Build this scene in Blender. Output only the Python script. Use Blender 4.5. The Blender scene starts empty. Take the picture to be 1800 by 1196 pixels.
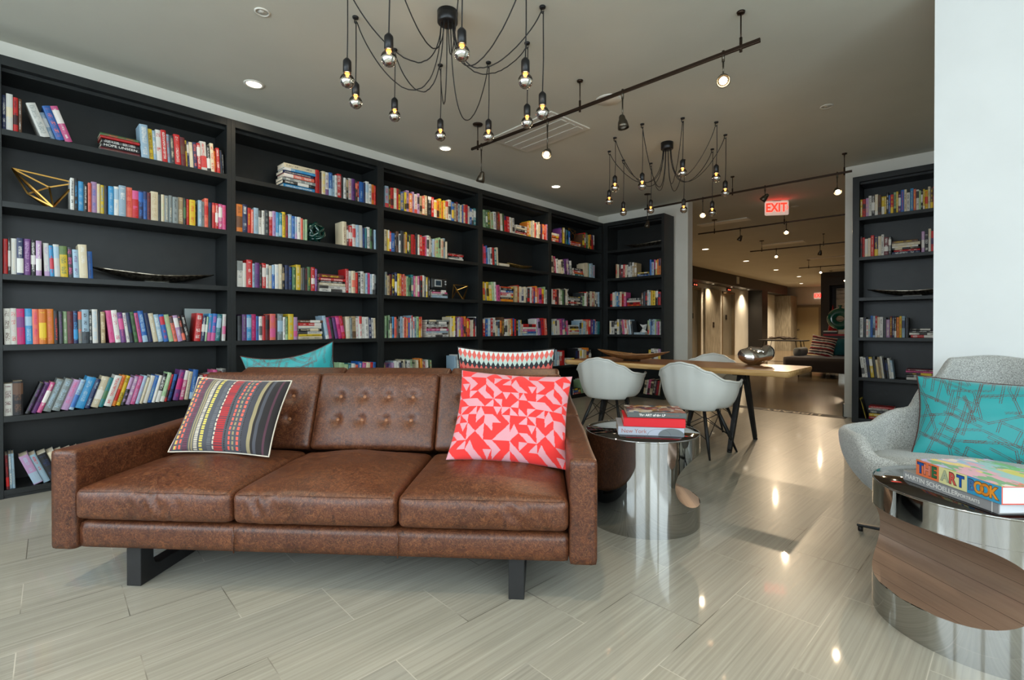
import bpy, bmesh, math, random
from mathutils import Vector, Matrix, noise
sc = bpy.context.scene
PI = math.pi
# ------------------------------------------------------------------ camera, world, exposure, daylight
YAW = 0.7602
cam_d = bpy.data.cameras.new('camera'); cam = bpy.data.objects.new('camera', cam_d); sc.collection.objects.link(cam)
cam.location = (0, 0, 1.1)
cam.rotation_euler = (PI / 2 - 0.0061, 0, YAW)
cam_d.sensor_width = 36; cam_d.lens = 36 * 854.71 / 1800
cam_d.shift_y = -(598 - 581.45) / 1800
cam_d.clip_start = 0.05; cam_d.clip_end = 100
sc.camera = cam
sc.view_settings.view_transform = 'Standard'; sc.view_settings.look = 'None'
sc.view_settings.gamma = 1; sc.view_settings.use_curve_mapping = False
sc.view_settings.exposure = 0.27
w = bpy.data.worlds.new('World'); sc.world = w; w.use_nodes = True
w.node_tree.nodes['Background'].inputs[0].default_value = (0.75, 0.87, 1.0, 1)
w.node_tree.nodes['Background'].inputs[1].default_value = 2.2
try:
    sc.cycles.use_denoising = True
    sc.cycles.max_bounces = 8; sc.cycles.glossy_bounces = 5; sc.cycles.transparent_max_bounces = 12
    sc.cycles.sample_clamp_indirect = 6; sc.cycles.caustics_refractive = False; sc.cycles.caustics_reflective = False
except Exception: pass

def light(kind, name, loc, energy, color=(1, 1, 1), rot=(0, 0, 0), **kw):
    d = bpy.data.lights.new(name, kind); d.energy = energy; d.color = color
    for k, v in kw.items(): setattr(d, k, v)
    o = bpy.data.objects.new(name, d); o.location = loc; o.rotation_euler = rot; sc.collection.objects.link(o); return o
DAY = (0.80, 0.94, 1.0)
# daylight entering through the glazing behind the camera (wall at y=-2.6) and on the side wall (x=3.4)
for i, x in enumerate((-3.25, -0.95, 1.35)):
    light('AREA', 'window_daylight', (x, -2.52, 2.08), 36, DAY, (PI / 2, 0, 0), shape='RECTANGLE', size=2.0, size_y=1.4)
for i, y in enumerate((-1.3, 0.9)):
    light('AREA', 'window_daylight', (3.32, y, 2.08), 52, DAY, (PI / 2, 0, PI / 2), shape='RECTANGLE', size=1.9, size_y=1.4)

# ------------------------------------------------------------------ materials
def srgb(r, g, b):
    f = lambda c: (c / 255 / 12.92) if c <= 10.3 else ((c / 255 + 0.055) / 1.055) ** 2.4
    return (f(r), f(g), f(b), 1)
MATS = {}
def N(nt, t, **kw):
    n = nt.nodes.new(t)
    for k, v in kw.items():
        if k in ('operation', 'blend_type', 'data_type', 'attribute_name', 'interpolation', 'noise_dimensions', 'wave_type', 'bands_direction', 'feature', 'distance', 'offset', 'offset_frequency', 'use_clamp', 'voronoi_dimensions', 'label'): setattr(n, k, v)
        else: n.inputs[k.replace('_', ' ') if k.replace('_', ' ') in n.inputs else k].default_value = v
    return n
def mat(name, col=(0.5, 0.5, 0.5, 1), rough=0.5, metal=0.0, spec=None, coat=0, sheen=0, emit=None, es=0):
    if name in MATS: return MATS[name]
    m = bpy.data.materials.new(name); m.use_nodes = True; MATS[name] = m
    b = m.node_tree.nodes['Principled BSDF']
    b.inputs['Base Color'].default_value = col; b.inputs['Roughness'].default_value = rough; b.inputs['Metallic'].default_value = metal
    if spec is not None: b.inputs['Specular IOR Level'].default_value = spec
    b.inputs['Coat Weight'].default_value = coat; b.inputs['Sheen Weight'].default_value = sheen
    if emit: b.inputs['Emission Color'].default_value = emit; b.inputs['Emission Strength'].default_value = es
    return m
def parts(m): return m.node_tree, m.node_tree.nodes['Principled BSDF'], m.node_tree.links.new
def bumped(m, src, strength=0.3, dist=0.01):
    nt, b, L = parts(m); bp = nt.nodes.new('ShaderNodeBump'); bp.inputs['Strength'].default_value = strength; bp.inputs['Distance'].default_value = dist
    L(src, bp.inputs['Height']); L(bp.outputs[0], b.inputs['Normal'])
def ramp(nt, fac, stops, interp='LINEAR'):
    r = nt.nodes.new('ShaderNodeValToRGB'); cr = r.color_ramp; cr.interpolation = interp
    while len(cr.elements) > 1: cr.elements.remove(cr.elements[0])
    cr.elements[0].position = stops[0][0]; cr.elements[0].color = stops[0][1]
    for p, c in stops[1:]:
        e = cr.elements.new(p); e.color = c
    nt.links.new(fac, r.inputs[0]); return r
def texco(nt, kind='Object', scale=(1, 1, 1), rot=(0, 0, 0), loc=(0, 0, 0)):
    t = nt.nodes.new('ShaderNodeTexCoord'); mp = nt.nodes.new('ShaderNodeMapping')
    mp.inputs['Scale'].default_value = scale; mp.inputs['Rotation'].default_value = rot; mp.inputs['Location'].default_value = loc
    nt.links.new(t.outputs[kind], mp.inputs[0]); return mp.outputs[0]
def noise_mat(name, c1, c2, scale=5, rough=0.6, stretch=(1, 1, 1), detail=6, bump=0.0, lo=0.35, hi=0.65, metal=0, coat=0, dist=0.0, spec=None, kind='Object', bd=0.005):
    if name in MATS: return MATS[name]
    m = mat(name, c1, rough, metal, coat=coat, spec=spec); nt, b, L = parts(m)
    v = texco(nt, kind, stretch); n = N(nt, 'ShaderNodeTexNoise', Scale=scale, Detail=detail, Distortion=dist); L(v, n.inputs['Vector'])
    r = ramp(nt, n.outputs['Fac'], [(lo, c1), (hi, c2)]); L(r.outputs[0], b.inputs['Base Color'])
    if bump: bumped(m, n.outputs['Fac'], bump, bd)
    return m
def math2(nt, op, a, b=None, c=None):
    n = nt.nodes.new('ShaderNodeMath'); n.operation = op
    for i, x in enumerate((a, b, c)):
        if x is None: continue
        if isinstance(x, (int, float)): n.inputs[i].default_value = x
        else: nt.links.new(x, n.inputs[i])
    return n.outputs[0]
def mixc(nt, fac, a, b, mode='MIX'):
    n = nt.nodes.new('ShaderNodeMix'); n.data_type = 'RGBA'; n.blend_type = mode
    for s, x in ((n.inputs[0], fac), (n.inputs[6], a), (n.inputs[7], b)):
        if isinstance(x, (int, float, tuple)): s.default_value = x
        else: nt.links.new(x, s)
    return n.outputs[2]

def floor_material():
    m = mat('tile_floor', rough=0.3, coat=0.35, spec=0.3); m.node_tree.nodes['Principled BSDF'].inputs['Coat Roughness'].default_value = 0.045; nt, b, L = parts(m)
    v = texco(nt, 'Object', rot=(0, 0, math.radians(-90 + 3)), loc=(0.092, 0.097, 0))
    # brick texture: rows run along its x axis; local x = world -y turned, brick 0.61 x 0.305
    br = nt.nodes.new('ShaderNodeTexBrick'); br.offset = 0.5
    br.inputs['Scale'].default_value = 1; br.inputs['Mortar Size'].default_value = 0.0017; br.inputs['Mortar Smooth'].default_value = 0.1
    br.inputs['Brick Width'].default_value = 0.61; br.inputs['Row Height'].default_value = 0.305; br.inputs['Bias'].default_value = 0
    br.inputs['Color1'].default_value = (0, 0, 0, 1); br.inputs['Color2'].default_value = (1, 1, 1, 1); br.inputs['Mortar'].default_value = (0.5, 0.5, 0.5, 1)
    L(v, br.inputs['Vector'])
    mp = nt.nodes.new('ShaderNodeMapping'); mp.inputs['Scale'].default_value = (1.3, 95, 1); L(v, mp.inputs[0])
    off = nt.nodes.new('ShaderNodeVectorMath'); off.operation = 'MULTIPLY_ADD'; L(br.outputs['Color'], off.inputs[0]); off.inputs[1].default_value = (7, 13, 5); L(mp.outputs[0], off.inputs[2])
    n1 = N(nt, 'ShaderNodeTexNoise', Scale=1.0, Detail=5, Distortion=0.25); L(off.outputs[0], n1.inputs['Vector'])
    n2 = N(nt, 'ShaderNodeTexNoise', Scale=1.6, Detail=4); L(v, n2.inputs['Vector'])
    c = ramp(nt, n1.outputs['Fac'], [(0.28, srgb(146, 144, 134)), (0.5, srgb(160, 158, 148)), (0.74, srgb(174, 172, 162))]).outputs[0]
    t = ramp(nt, br.outputs['Color'], [(0, (0.93, 0.93, 0.93, 1)), (1, (1.04, 1.03, 1.0, 1))]).outputs[0]
    c = mixc(nt, 1.0, c, t, 'MULTIPLY')
    t2 = ramp(nt, n2.outputs['Fac'], [(0.3, (0.94, 0.94, 0.93, 1)), (0.7, (1.03, 1.03, 1.03, 1))]).outputs[0]
    c = mixc(nt, 1.0, c, t2, 'MULTIPLY')
    g = ramp(nt, n2.outputs['Fac'], [(0.42, srgb(98, 94, 84)), (0.54, srgb(188, 184, 172))]).outputs[0]
    c = mixc(nt, br.outputs['Fac'], c, g); L(c, b.inputs['Base Color'])
    rr = math2(nt, 'MULTIPLY_ADD', n1.outputs['Fac'], 0.12, 0.26); L(rr, b.inputs['Roughness'])
    h = math2(nt, 'SUBTRACT', math2(nt, 'MULTIPLY', n1.outputs['Fac'], 0.25), br.outputs['Fac']); bumped(m, h, 0.12, 0.002)
    return m
def leather_material():
    m = mat('brown_leather', rough=0.42, coat=0.0); nt, b, L = parts(m)
    v = texco(nt, 'Object')
    wn = N(nt, 'ShaderNodeTexNoise', Scale=9, Detail=3); L(v, wn.inputs['Vector'])
    wv = mixc(nt, 0.09, v, wn.outputs['Color'])
    vo = N(nt, 'ShaderNodeTexVoronoi', Scale=26, feature='DISTANCE_TO_EDGE'); L(wv, vo.inputs['Vector'])
    n1 = N(nt, 'ShaderNodeTexNoise', Scale=38, Detail=8, Roughness=0.72, Distortion=1.6); L(v, n1.inputs['Vector'])
    n2 = N(nt, 'ShaderNodeTexNoise', Scale=3.2, Detail=5); L(v, n2.inputs['Vector'])
    n3 = N(nt, 'ShaderNodeTexNoise', Scale=30, Detail=6, Distortion=2.8); L(v, n3.inputs['Vector'])
    c = ramp(nt, n1.outputs['Fac'], [(0.32, srgb(52, 26, 16)), (0.52, srgb(86, 47, 29)), (0.72, srgb(124, 76, 46))]).outputs[0]
    t = ramp(nt, n2.outputs['Fac'], [(0.3, (0.72, 0.66, 0.64, 1)), (0.7, (1.22, 1.2, 1.12, 1))]).outputs[0]
    c = mixc(nt, 1.0, c, t, 'MULTIPLY')
    vein = ramp(nt, n3.outputs['Fac'], [(0.465, (0, 0, 0, 1)), (0.495, (1, 1, 1, 1)), (0.525, (0, 0, 0, 1))]).outputs[0]
    c = mixc(nt, math2(nt, 'MULTIPLY', vein, 0.45), c, srgb(156, 104, 66)); L(c, b.inputs['Base Color'])
    L(math2(nt, 'MULTIPLY_ADD', n1.outputs['Fac'], 0.3, 0.27), b.inputs['Roughness'])
    h = math2(nt, 'MULTIPLY_ADD', math2(nt, 'MINIMUM', vo.outputs['Distance'], 0.12), 2.0, math2(nt, 'MULTIPLY', n1.outputs['Fac'], 0.5)); bumped(m, h, 0.22, 0.003)
    return m
def book_material():
    m = mat('book_cover', rough=0.42); nt, b, L = parts(m)
    A = lambda n: N(nt, 'ShaderNodeAttribute', attribute_name=n).outputs['Color']
    c, a, p = A('col'), A('acc'), A('par')
    sp = nt.nodes.new('ShaderNodeSeparateColor'); L(p, sp.inputs[0])
    uv = nt.nodes.new('ShaderNodeUVMap'); uv.uv_map = 'spine'; s2 = nt.nodes.new('ShaderNodeSeparateXYZ'); L(uv.outputs[0], s2.inputs[0])
    U, V = s2.outputs[0], s2.outputs[1]
    seed, band, on = sp.outputs[0], sp.outputs[1], sp.outputs[2]
    cell = nt.nodes.new('ShaderNodeCombineXYZ'); L(math2(nt, 'FLOOR', math2(nt, 'MULTIPLY', V, 88)), cell.inputs[0]); L(math2(nt, 'FLOOR', math2(nt, 'MULTIPLY', U, 7)), cell.inputs[1]); L(seed, cell.inputs[2])
    wn = nt.nodes.new('ShaderNodeTexWhiteNoise'); L(cell.outputs[0], wn.inputs['Vector'])
    word = nt.nodes.new('ShaderNodeCombineXYZ'); L(math2(nt, 'FLOOR', math2(nt, 'MULTIPLY', V, 9)), word.inputs[0]); L(seed, word.inputs[1])
    wn2 = nt.nodes.new('ShaderNodeTexWhiteNoise'); L(word.outputs[0], wn2.inputs['Vector'])
    ucen = math2(nt, 'ABSOLUTE', math2(nt, 'SUBTRACT', U, 0.5))
    hw = math2(nt, 'MULTIPLY_ADD', math2(nt, 'FRACT', math2(nt, 'MULTIPLY', seed, 37)), 0.2, 0.16)
    t = math2(nt, 'MULTIPLY', math2(nt, 'LESS_THAN', ucen, hw), math2(nt, 'GREATER_THAN', wn.outputs['Value'], 0.42))
    t = math2(nt, 'MULTIPLY', t, math2(nt, 'MULTIPLY', math2(nt, 'GREATER_THAN', V, 0.1), math2(nt, 'LESS_THAN', V, 0.93)))
    t = math2(nt, 'MULTIPLY', t, math2(nt, 'GREATER_THAN', wn2.outputs['Value'], 0.36))
    t = math2(nt, 'MULTIPLY', t, math2(nt, 'GREATER_THAN', U, 0.01))
    col = mixc(nt, math2(nt, 'MULTIPLY', t, 0.8), c, a)
    # coloured block at the head or foot of the spine
    bp = math2(nt, 'FRACT', math2(nt, 'MULTIPLY', seed, 91))
    blk = math2(nt, 'MULTIPLY', math2(nt, 'LESS_THAN', math2(nt, 'ABSOLUTE', math2(nt, 'SUBTRACT', V, bp)), math2(nt, 'MULTIPLY', band, 0.22)), math2(nt, 'GREATER_THAN', band, 0.55))
    col = mixc(nt, math2(nt, 'MULTIPLY', blk, 0.9), col, a)
    L(mixc(nt, on, c, col), b.inputs['Base Color'])
    return m
def attr_mat(name, rough=0.85, sheen=0.2, weave=900, bump=0.25):
    m = mat(name, rough=rough, sheen=sheen); nt, b, L = parts(m)
    L(N(nt, 'ShaderNodeAttribute', attribute_name='pattern').outputs['Color'], b.inputs['Base Color'])
    n = N(nt, 'ShaderNodeTexNoise', Scale=weave, Detail=2); L(texco(nt), n.inputs['Vector']); bumped(m, n.outputs['Fac'], bump, 0.001)
    return m
def tweed(name, c1, c2, scale=260):
    m = mat(name, rough=0.95, sheen=0.3); nt, b, L = parts(m); v = texco(nt)
    n = N(nt, 'ShaderNodeTexNoise', Scale=scale, Detail=4, Roughness=0.8); L(v, n.inputs['Vector'])
    L(ramp(nt, n.outputs['Fac'], [(0.38, c1), (0.62, c2)]).outputs[0], b.inputs['Base Color']); bumped(m, n.outputs['Fac'], 0.5, 0.002); return m
def wood_mat(name, c1, c2, c3, axis_scale=(1.2, 14, 14), rough=0.35, rings=3.0):
    m = mat(name, rough=rough); nt, b, L = parts(m); v = texco(nt, 'Object', axis_scale)
    n = N(nt, 'ShaderNodeTexNoise', Scale=rings, Detail=6, Distortion=0.8); L(v, n.inputs['Vector'])
    L(ramp(nt, n.outputs['Fac'], [(0.3, c1), (0.5, c2), (0.7, c3)]).outputs[0], b.inputs['Base Color']); bumped(m, n.outputs['Fac'], 0.08, 0.002); return m
def glass_pane_mat():
    m = bpy.data.materials.new('window_glass'); m.use_nodes = True; MATS['window_glass'] = m; nt = m.node_tree; nt.nodes.clear()
    o = nt.nodes.new('ShaderNodeOutputMaterial'); t = nt.nodes.new('ShaderNodeBsdfTransparent'); g = nt.nodes.new('ShaderNodeBsdfGlossy'); g.inputs['Roughness'].default_value = 0.02
    x = nt.nodes.new('ShaderNodeMixShader'); x.inputs[0].default_value = 0.07; nt.links.new(t.outputs[0], x.inputs[1]); nt.links.new(g.outputs[0], x.inputs[2]); nt.links.new(x.outputs[0], o.inputs[0]); return m

M_floor = floor_material(); M_leather = leather_material(); M_book = book_material()
M_page = noise_mat('book_pages', srgb(214, 204, 182), srgb(236, 229, 212), 60, 0.9, (1, 1, 30))
M_shelf = noise_mat('charcoal_painted_wood', srgb(26, 29, 29), srgb(31, 34, 34), 8, 0.4, spec=0.35)
M_wall = noise_mat('warm_white_wall', srgb(222, 220, 209), srgb(227, 225, 215), 3, 0.85)
M_white = noise_mat('white_wall', srgb(220, 221, 219), srgb(224, 225, 223), 3, 0.8)
M_trim = mat('white_trim', srgb(220, 217, 206), 0.5)
M_ceil = noise_mat('grey_ceiling', srgb(201, 199, 185), srgb(205, 203, 189), 2, 0.9)
M_black = mat('black_metal', srgb(26, 26, 27), 0.38, 0.3)
M_blackcord = mat('black_cord', srgb(22, 21, 20), 0.7)
M_blackwood = noise_mat('black_wood', srgb(26, 26, 27), srgb(34, 34, 35), 12, 0.5)
M_steel = mat('polished_steel', (0.47, 0.47, 0.455, 1), 0.045, 1.0)
M_chrome = mat('chrome', (0.75, 0.73, 0.72, 1), 0.05, 1.0)
M_brass = mat('brass', srgb(168, 128, 66), 0.3, 1.0)
M_bronze = mat('dark_bronze', srgb(62, 50, 42), 0.35, 0.9)
M_spot = mat('brushed_nickel', srgb(88, 82, 72), 0.3, 0.9)
M_pew = noise_mat('hammered_pewter', srgb(70, 62, 52), srgb(150, 140, 124), 40, 0.3, (1, 1, 1), metal=0.9, bump=0.3)
M_gold = noise_mat('gold_leaf', srgb(110, 88, 44), srgb(176, 146, 84), 60, 0.4, metal=0.8, bump=0.3)
M_plastic = mat('pale_grey_plastic', srgb(220, 221, 215), 0.35)
M_planks = None

# ------------------------------------------------------------------ mesh helpers
class MB:
    def __init__(s): s.v = []; s.f = []; s.mi = []; s.sm = []
    def add(s, vs, fs, mi=0, smooth=False):
        o = len(s.v); s.v += [tuple(p) for p in vs]; s.f += [tuple(i + o for i in f) for f in fs]; s.mi += [mi] * len(fs); s.sm += [smooth] * len(fs); return s
    def box(s, x0, y0, z0, x1, y1, z1, mi=0):
        v = [(x, y, z) for x in (x0, x1) for y in (y0, y1) for z in (z0, z1)]
        return s.add(v, [(0, 1, 3, 2), (4, 6, 7, 5), (0, 4, 5, 1), (2, 3, 7, 6), (0, 2, 6, 4), (1, 5, 7, 3)], mi)
    def hexa(s, v, mi=0):
        return s.add(v, [(3, 2, 1, 0), (4, 5, 6, 7), (0, 1, 5, 4), (1, 2, 6, 5), (2, 3, 7, 6), (3, 0, 4, 7)], mi)
    def bar(s, a, b, w, h=None, up=(0, 0, 1), mi=0, w2=None, h2=None):
        a = Vector(a); b = Vector(b); h = h or w; w2 = w2 or w; h2 = h2 or h; d = (b - a).normalized(); up = Vector(up)
        if abs(d.dot(up)) > 0.98: up = Vector((1, 0, 0))
        r = d.cross(up).normalized(); u = r.cross(d)
        f = lambda c, W, H: [c + r * (sx * W / 2) + u * (sy * H / 2) for sx, sy in ((-1, -1), (1, -1), (1, 1), (-1, 1))]
        return s.hexa(f(a, w, h) + f(b, w2, h2), mi)
    def tube(s, pts, r, n=8, mi=0, caps=True, closed=False):
        pts = [Vector(p) for p in pts]; k = len(pts); rr = r if isinstance(r, (list, tuple)) else [r] * k
        ref = None; rings = []
        for i, p in enumerate(pts):
            if closed: d = pts[(i + 1) % k] - pts[i - 1]
            else: d = pts[min(i + 1, k - 1)] - pts[max(i - 1, 0)]
            d = d.normalized() if d.length > 1e-9 else Vector((0, 0, 1))
            if ref is None: ref = Vector((0, 0, 1)) if abs(d.z) < 0.9 else Vector((1, 0, 0))
            u = d.cross(ref); u = u.normalized() if u.length > 1e-6 else Vector((1, 0, 0)); ref = u.cross(d)
            rings.append([p + (u * math.cos(2 * PI * j / n) + ref * math.sin(2 * PI * j / n)) * rr[i] for j in range(n)])
        vs = [q for g in rings for q in g]; fs = []
        for i in range(k if closed else k - 1):
            for j in range(n): a = i * n; b = ((i + 1) % k) * n; fs.append((a + j, a + (j + 1) % n, b + (j + 1) % n, b + j))
        if caps and not closed: fs += [tuple(range(n))[::-1], tuple((k - 1) * n + j for j in range(n))]
        return s.add(vs, fs, mi, True)
    def lathe(s, prof, c=(0, 0, 0), n=24, mi=0, sx=1, sy=1, smooth=True):
        vs = []; fs = []; c = Vector(c)
        for r, z in prof:
            for j in range(n): a = 2 * PI * j / n; vs.append(c + Vector((r * math.cos(a) * sx, r * math.sin(a) * sy, z)))
        for i in range(len(prof) - 1):
            for j in range(n): fs.append((i * n + j, i * n + (j + 1) % n, (i + 1) * n + (j + 1) % n, (i + 1) * n + j))
        if prof[0][0] > 1e-5: fs.append(tuple(range(n))[::-1])
        if prof[-1][0] > 1e-5: fs.append(tuple((len(prof) - 1) * n + j for j in range(n)))
        return s.add(vs, fs, mi, smooth)
    def grid(s, f, nu, nv, mi=0, smooth=True, flip=False, wrapu=False):
        vs = [f(i / nu, j / nv) for j in range(nv + 1) for i in range(nu + (0 if wrapu else 1))]; W = nu + (0 if wrapu else 1); fs = []
        for j in range(nv):
            for i in range(nu):
                a = j * W + i; b = j * W + (i + 1) % W; q = (a, b, b + W, a + W); fs.append(q[::-1] if flip else q)
        return s.add(vs, fs, mi, smooth)
    def prism(s, poly, z0, z1, mi=0):
        n = len(poly); v = [(x, y, z0) for x, y in poly] + [(x, y, z1) for x, y in poly]
        return s.add(v, [tuple(range(n))[::-1], tuple(range(n, 2 * n))] + [(i, (i + 1) % n, n + (i + 1) % n, n + i) for i in range(n)], mi)
    def mesh(s, name, mats, merge=False):
        me = bpy.data.meshes.new(name); me.from_pydata(s.v, [], s.f)
        for m in (mats if isinstance(mats, (list, tuple)) else [mats]): me.materials.append(m)
        me.polygons.foreach_set('material_index', s.mi); me.polygons.foreach_set('use_smooth', s.sm)
        if merge:
            bm = bmesh.new(); bm.from_mesh(me); bmesh.ops.remove_doubles(bm, verts=bm.verts, dist=1e-5); bmesh.ops.recalc_face_normals(bm, faces=bm.faces); bm.to_mesh(me); bm.free()
        me.update(); return me
    def obj(s, name, mats, parent=None, loc=None, rot=None, bevel=0, seg=2, merge=False, subd=0, solid=0):
        o = bpy.data.objects.new(name, s.mesh(name, mats, merge)); sc.collection.objects.link(o)
        if parent: o.parent = parent
        if loc: o.location = loc
        if rot: o.rotation_euler = rot
        if solid: md = o.modifiers.new('solid', 'SOLIDIFY'); md.thickness = solid; md.offset = 0
        if bevel: md = o.modifiers.new('bev', 'BEVEL'); md.width = bevel; md.segments = seg; md.limit_method = 'ANGLE'; md.angle_limit = 0.7; md.harden_normals = False
        if subd: md = o.modifiers.new('sub', 'SUBSURF'); md.levels = md.render_levels = subd
        return o
def thing(name, label, cat, loc=(0, 0, 0), rz=0, group=None, rot=None):
    o = bpy.data.objects.new(name, None); sc.collection.objects.link(o); o.location = loc; o.rotation_euler = rot or (0, 0, rz)
    o['label'] = label; o['category'] = cat
    if group: o['group'] = group
    o.empty_display_size = 0.1
    return o
def tag(o, label, cat, group=None):
    o['label'] = label; o['category'] = cat
    if group: o['group'] = group
    return o
def struct(o): o['kind'] = 'structure'; return o
def copy_tree(o, parent=None):
    c = o.copy(); sc.collection.objects.link(c); c.parent = parent
    for ch in list(o.children): copy_tree(ch, c)
    return c
def text_obj(name, s, size, material, parent=None, loc=(0, 0, 0), rot=(0, 0, 0), depth=0.0004, align='CENTER', sx=1.0, bold=0.0, mtx=None):
    cu = bpy.data.curves.new(name, 'FONT'); cu.body = s; cu.size = size; cu.extrude = depth; cu.align_x = align; cu.align_y = 'CENTER'; cu.offset = bold
    t = bpy.data.objects.new(name, cu); sc.collection.objects.link(t)
    dg = bpy.context.evaluated_depsgraph_get(); me = bpy.data.meshes.new_from_object(t.evaluated_get(dg)); bpy.data.objects.remove(t)
    me.materials.clear(); me.materials.append(material)
    o = bpy.data.objects.new(name, me); sc.collection.objects.link(o); o.parent = parent
    if mtx is not None: o.matrix_local = mtx
    else: o.location = loc; o.rotation_euler = rot
    o.scale = (sx, 1, 1); return o
def rbox(dx, dy, dz, r, seg=0.03, fn=None):
    """closed rounded box centred on origin, finely gridded so fn can shape it"""
    mb = MB(); nx, ny, nz = [max(4, int(d / seg)) for d in (dx, dy, dz)]; idx = {}; V = []; F = []
    def key(i, j, k):
        q = (i, j, k)
        if q not in idx:
            p = Vector((dx * (i / nx - .5), dy * (j / ny - .5), dz * (k / nz - .5)))
            c = Vector((max(-dx / 2 + r, min(dx / 2 - r, p.x)), max(-dy / 2 + r, min(dy / 2 - r, p.y)), max(-dz / 2 + r, min(dz / 2 - r, p.z))))
            d = p - c
            if d.length > 1e-9:
                m = max(abs(d.x), abs(d.y), abs(d.z)); p = c + d.normalized() * m
            if fn: p = fn(p)
            idx[q] = len(V); V.append(p)
        return idx[q]
    for k in (0, nz):
        for i in range(nx):
            for j in range(ny): q = (key(i, j, k), key(i + 1, j, k), key(i + 1, j + 1, k), key(i, j + 1, k)); F.append(q if k else q[::-1])
    for j in (0, ny):
        for i in range(nx):
            for k in range(nz): q = (key(i, j, k), key(i + 1, j, k), key(i + 1, j, k + 1), key(i, j, k + 1)); F.append(q[::-1] if j else q)
    for i in (0, nx):
        for j in range(ny):
            for k in range(nz): q = (key(i, j, k), key(i, j + 1, k), key(i, j + 1, k + 1), key(i, j, k + 1)); F.append(q if i else q[::-1])
    mb.add(V, F, 0, True); return mb

# ------------------------------------------------------------------ room shell
H = 3.07
struct(MB().box(-7.3, -2.6, -0.05, 3.4, 7.0, 0).obj('floor', M_floor))
M_conc = noise_mat('polished_concrete', srgb(96, 82, 64), srgb(122, 106, 84), 1.4, 0.16, detail=8)
struct(MB().box(-8.5, 7.2, -0.05, 3.4, 27.2, 0).obj('floor_lobby', M_conc))
M_mat = mat('black_threshold_mat', srgb(30, 27, 24), 0.7)
struct(MB().box(-3.2, 7.0, -0.05, -1.12, 7.2, 0.001).obj('floor_threshold', M_mat))
struct(MB().box(-7.3, 7.0, -0.05, -3.2, 7.2, 0).box(-1.12, 7.0, -0.05, 3.4, 7.2, 0).obj('floor_edge', M_floor))
struct(MB().box(-8.5, -2.6, H, 3.4, 27.2, H + 0.1).obj('ceiling', M_ceil))
struct(MB().box(-5.0, -2.6, 0, -4.85, 7.4, H).obj('wall_left', M_wall))
struct(MB().box(-8.5, 7.33, 0, -3.216, 7.5, H).obj('wall_back', M_wall))
struct(MB().box(-1.159, 7.17, 0, 3.4, 7.4, H).obj('wall_back_alcove', M_wall))
struct(MB().box(-0.1725, 3.72, 0, 1.15, 4.25, H).obj('wall_column', M_white))
struct(MB().box(-3.44, 7.315, 0, -3.205, 7.33, 0.15).box(-3.216, 7.315, 0, -3.201, 7.5, 0.15).obj('baseboard_back', M_trim, bevel=0.003))
struct(MB().box(-1.175, 7.155, 0, -1.035, 7.17, 0.16).box(-1.175, 7.155, 0, -1.159, 7.415, 0.16).obj('baseboard_alcove', M_trim, bevel=0.003))
# glazed walls behind and beside the camera
def glazed(name, horizontal, fixed, spans, a0, a1, n0):
    mb = MB(); cur = a0
    def bx(p, q, z0, z1):
        if horizontal: mb.box(p, fixed - 0.15, z0, q, fixed, z1)
        else: mb.box(fixed, p, z0, fixed + 0.15, q, z1)
    for s0, s1 in spans:
        bx(cur, s0, 0, H); bx(s0, s1, 0, 0.2); bx(s0, s1, 2.85, H); cur = s1
    bx(cur, a1, 0, H); struct(mb.obj(name, M_wall))
    gm = MATS.get('window_glass') or glass_pane_mat()
    for i, (s0, s1) in enumerate(spans):
        f = MB(); c = fixed + (-0.09 if horizontal else 0.09)
        def fb(p, q, z0, z1, d=0.03):
            if horizontal: f.box(p, c - d, z0, q, c + d, z1)
            else: f.box(c - d, p, z0, c + d, q, z1)
        fb(s0, s1, 0.2, 0.26); fb(s0, s1, 2.79, 2.85); fb(s0, s0 + 0.06, 0.26, 2.79); fb(s1 - 0.06, s1, 0.26, 2.79)
        fb((s0 + s1) / 2 - 0.02, (s0 + s1) / 2 + 0.02, 0.26, 2.79); fb(s0 + .06, s1 - .06, 2.1, 2.14)
        wo = struct(f.obj('window_%d' % (n0 + i), M_black))
        g = MB()
        if horizontal: g.box(s0 + 0.06, c - 0.004, 0.26, s1 - 0.06, c + 0.004, 2.79)
        else: g.box(c - 0.004, s0 + 0.06, 0.26, c + 0.004, s1 - 0.06, 2.79)
        g.obj('window_glass', gm, wo)
glazed('wall_front', True, -2.6, [(-4.3, -2.2), (-2.0, 0.1), (0.3, 2.4)], -5.0, 3.4, 1)
glazed('wall_right', False, 3.4, [(-2.3, -0.35), (-0.1, 1.85)], -2.6, 27.2, 4)
# lobby shell
struct(MB().box(-7.3, 7.5, 0, -7.0, 15.96, H).box(-7.3, 15.96, 2.48, -7.0, 17.03, H).box(-7.3, 17.03, 0, -7.0, 19.0, H).box(-7.3, 19.0, 2.48, -7.0, 20.35, H).box(-7.3, 20.35, 0, -7.0, 27.0, H).obj('wall_lobby_left', M_wall))
M_farwall = noise_mat('grey_plaster_wall', srgb(196, 186, 172), srgb(204, 194, 180), 3, 0.85)
struct(MB().box(-8.5, 27.0, 0, 3.4, 27.2, H).obj('wall_lobby_end', M_farwall))
struct(MB().box(-7.0, 7.5, 2.66, -6.5, 26.0, H).obj('trim_1', mat('dark_brown_soffit', srgb(46, 38, 32), 0.5)))
struct(MB().box(-7.0, 22.0, 0, -6.45, 22.75, 2.66).obj('wall_dark_pier', mat('black_stained_pier', srgb(24, 21, 19), 0.5)))
M_board = noise_mat('board_marked_concrete', srgb(128, 120, 104), srgb(166, 158, 140), 6, 0.75, (6, 6, 0.5), bump=0.3, bd=0.01)
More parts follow.
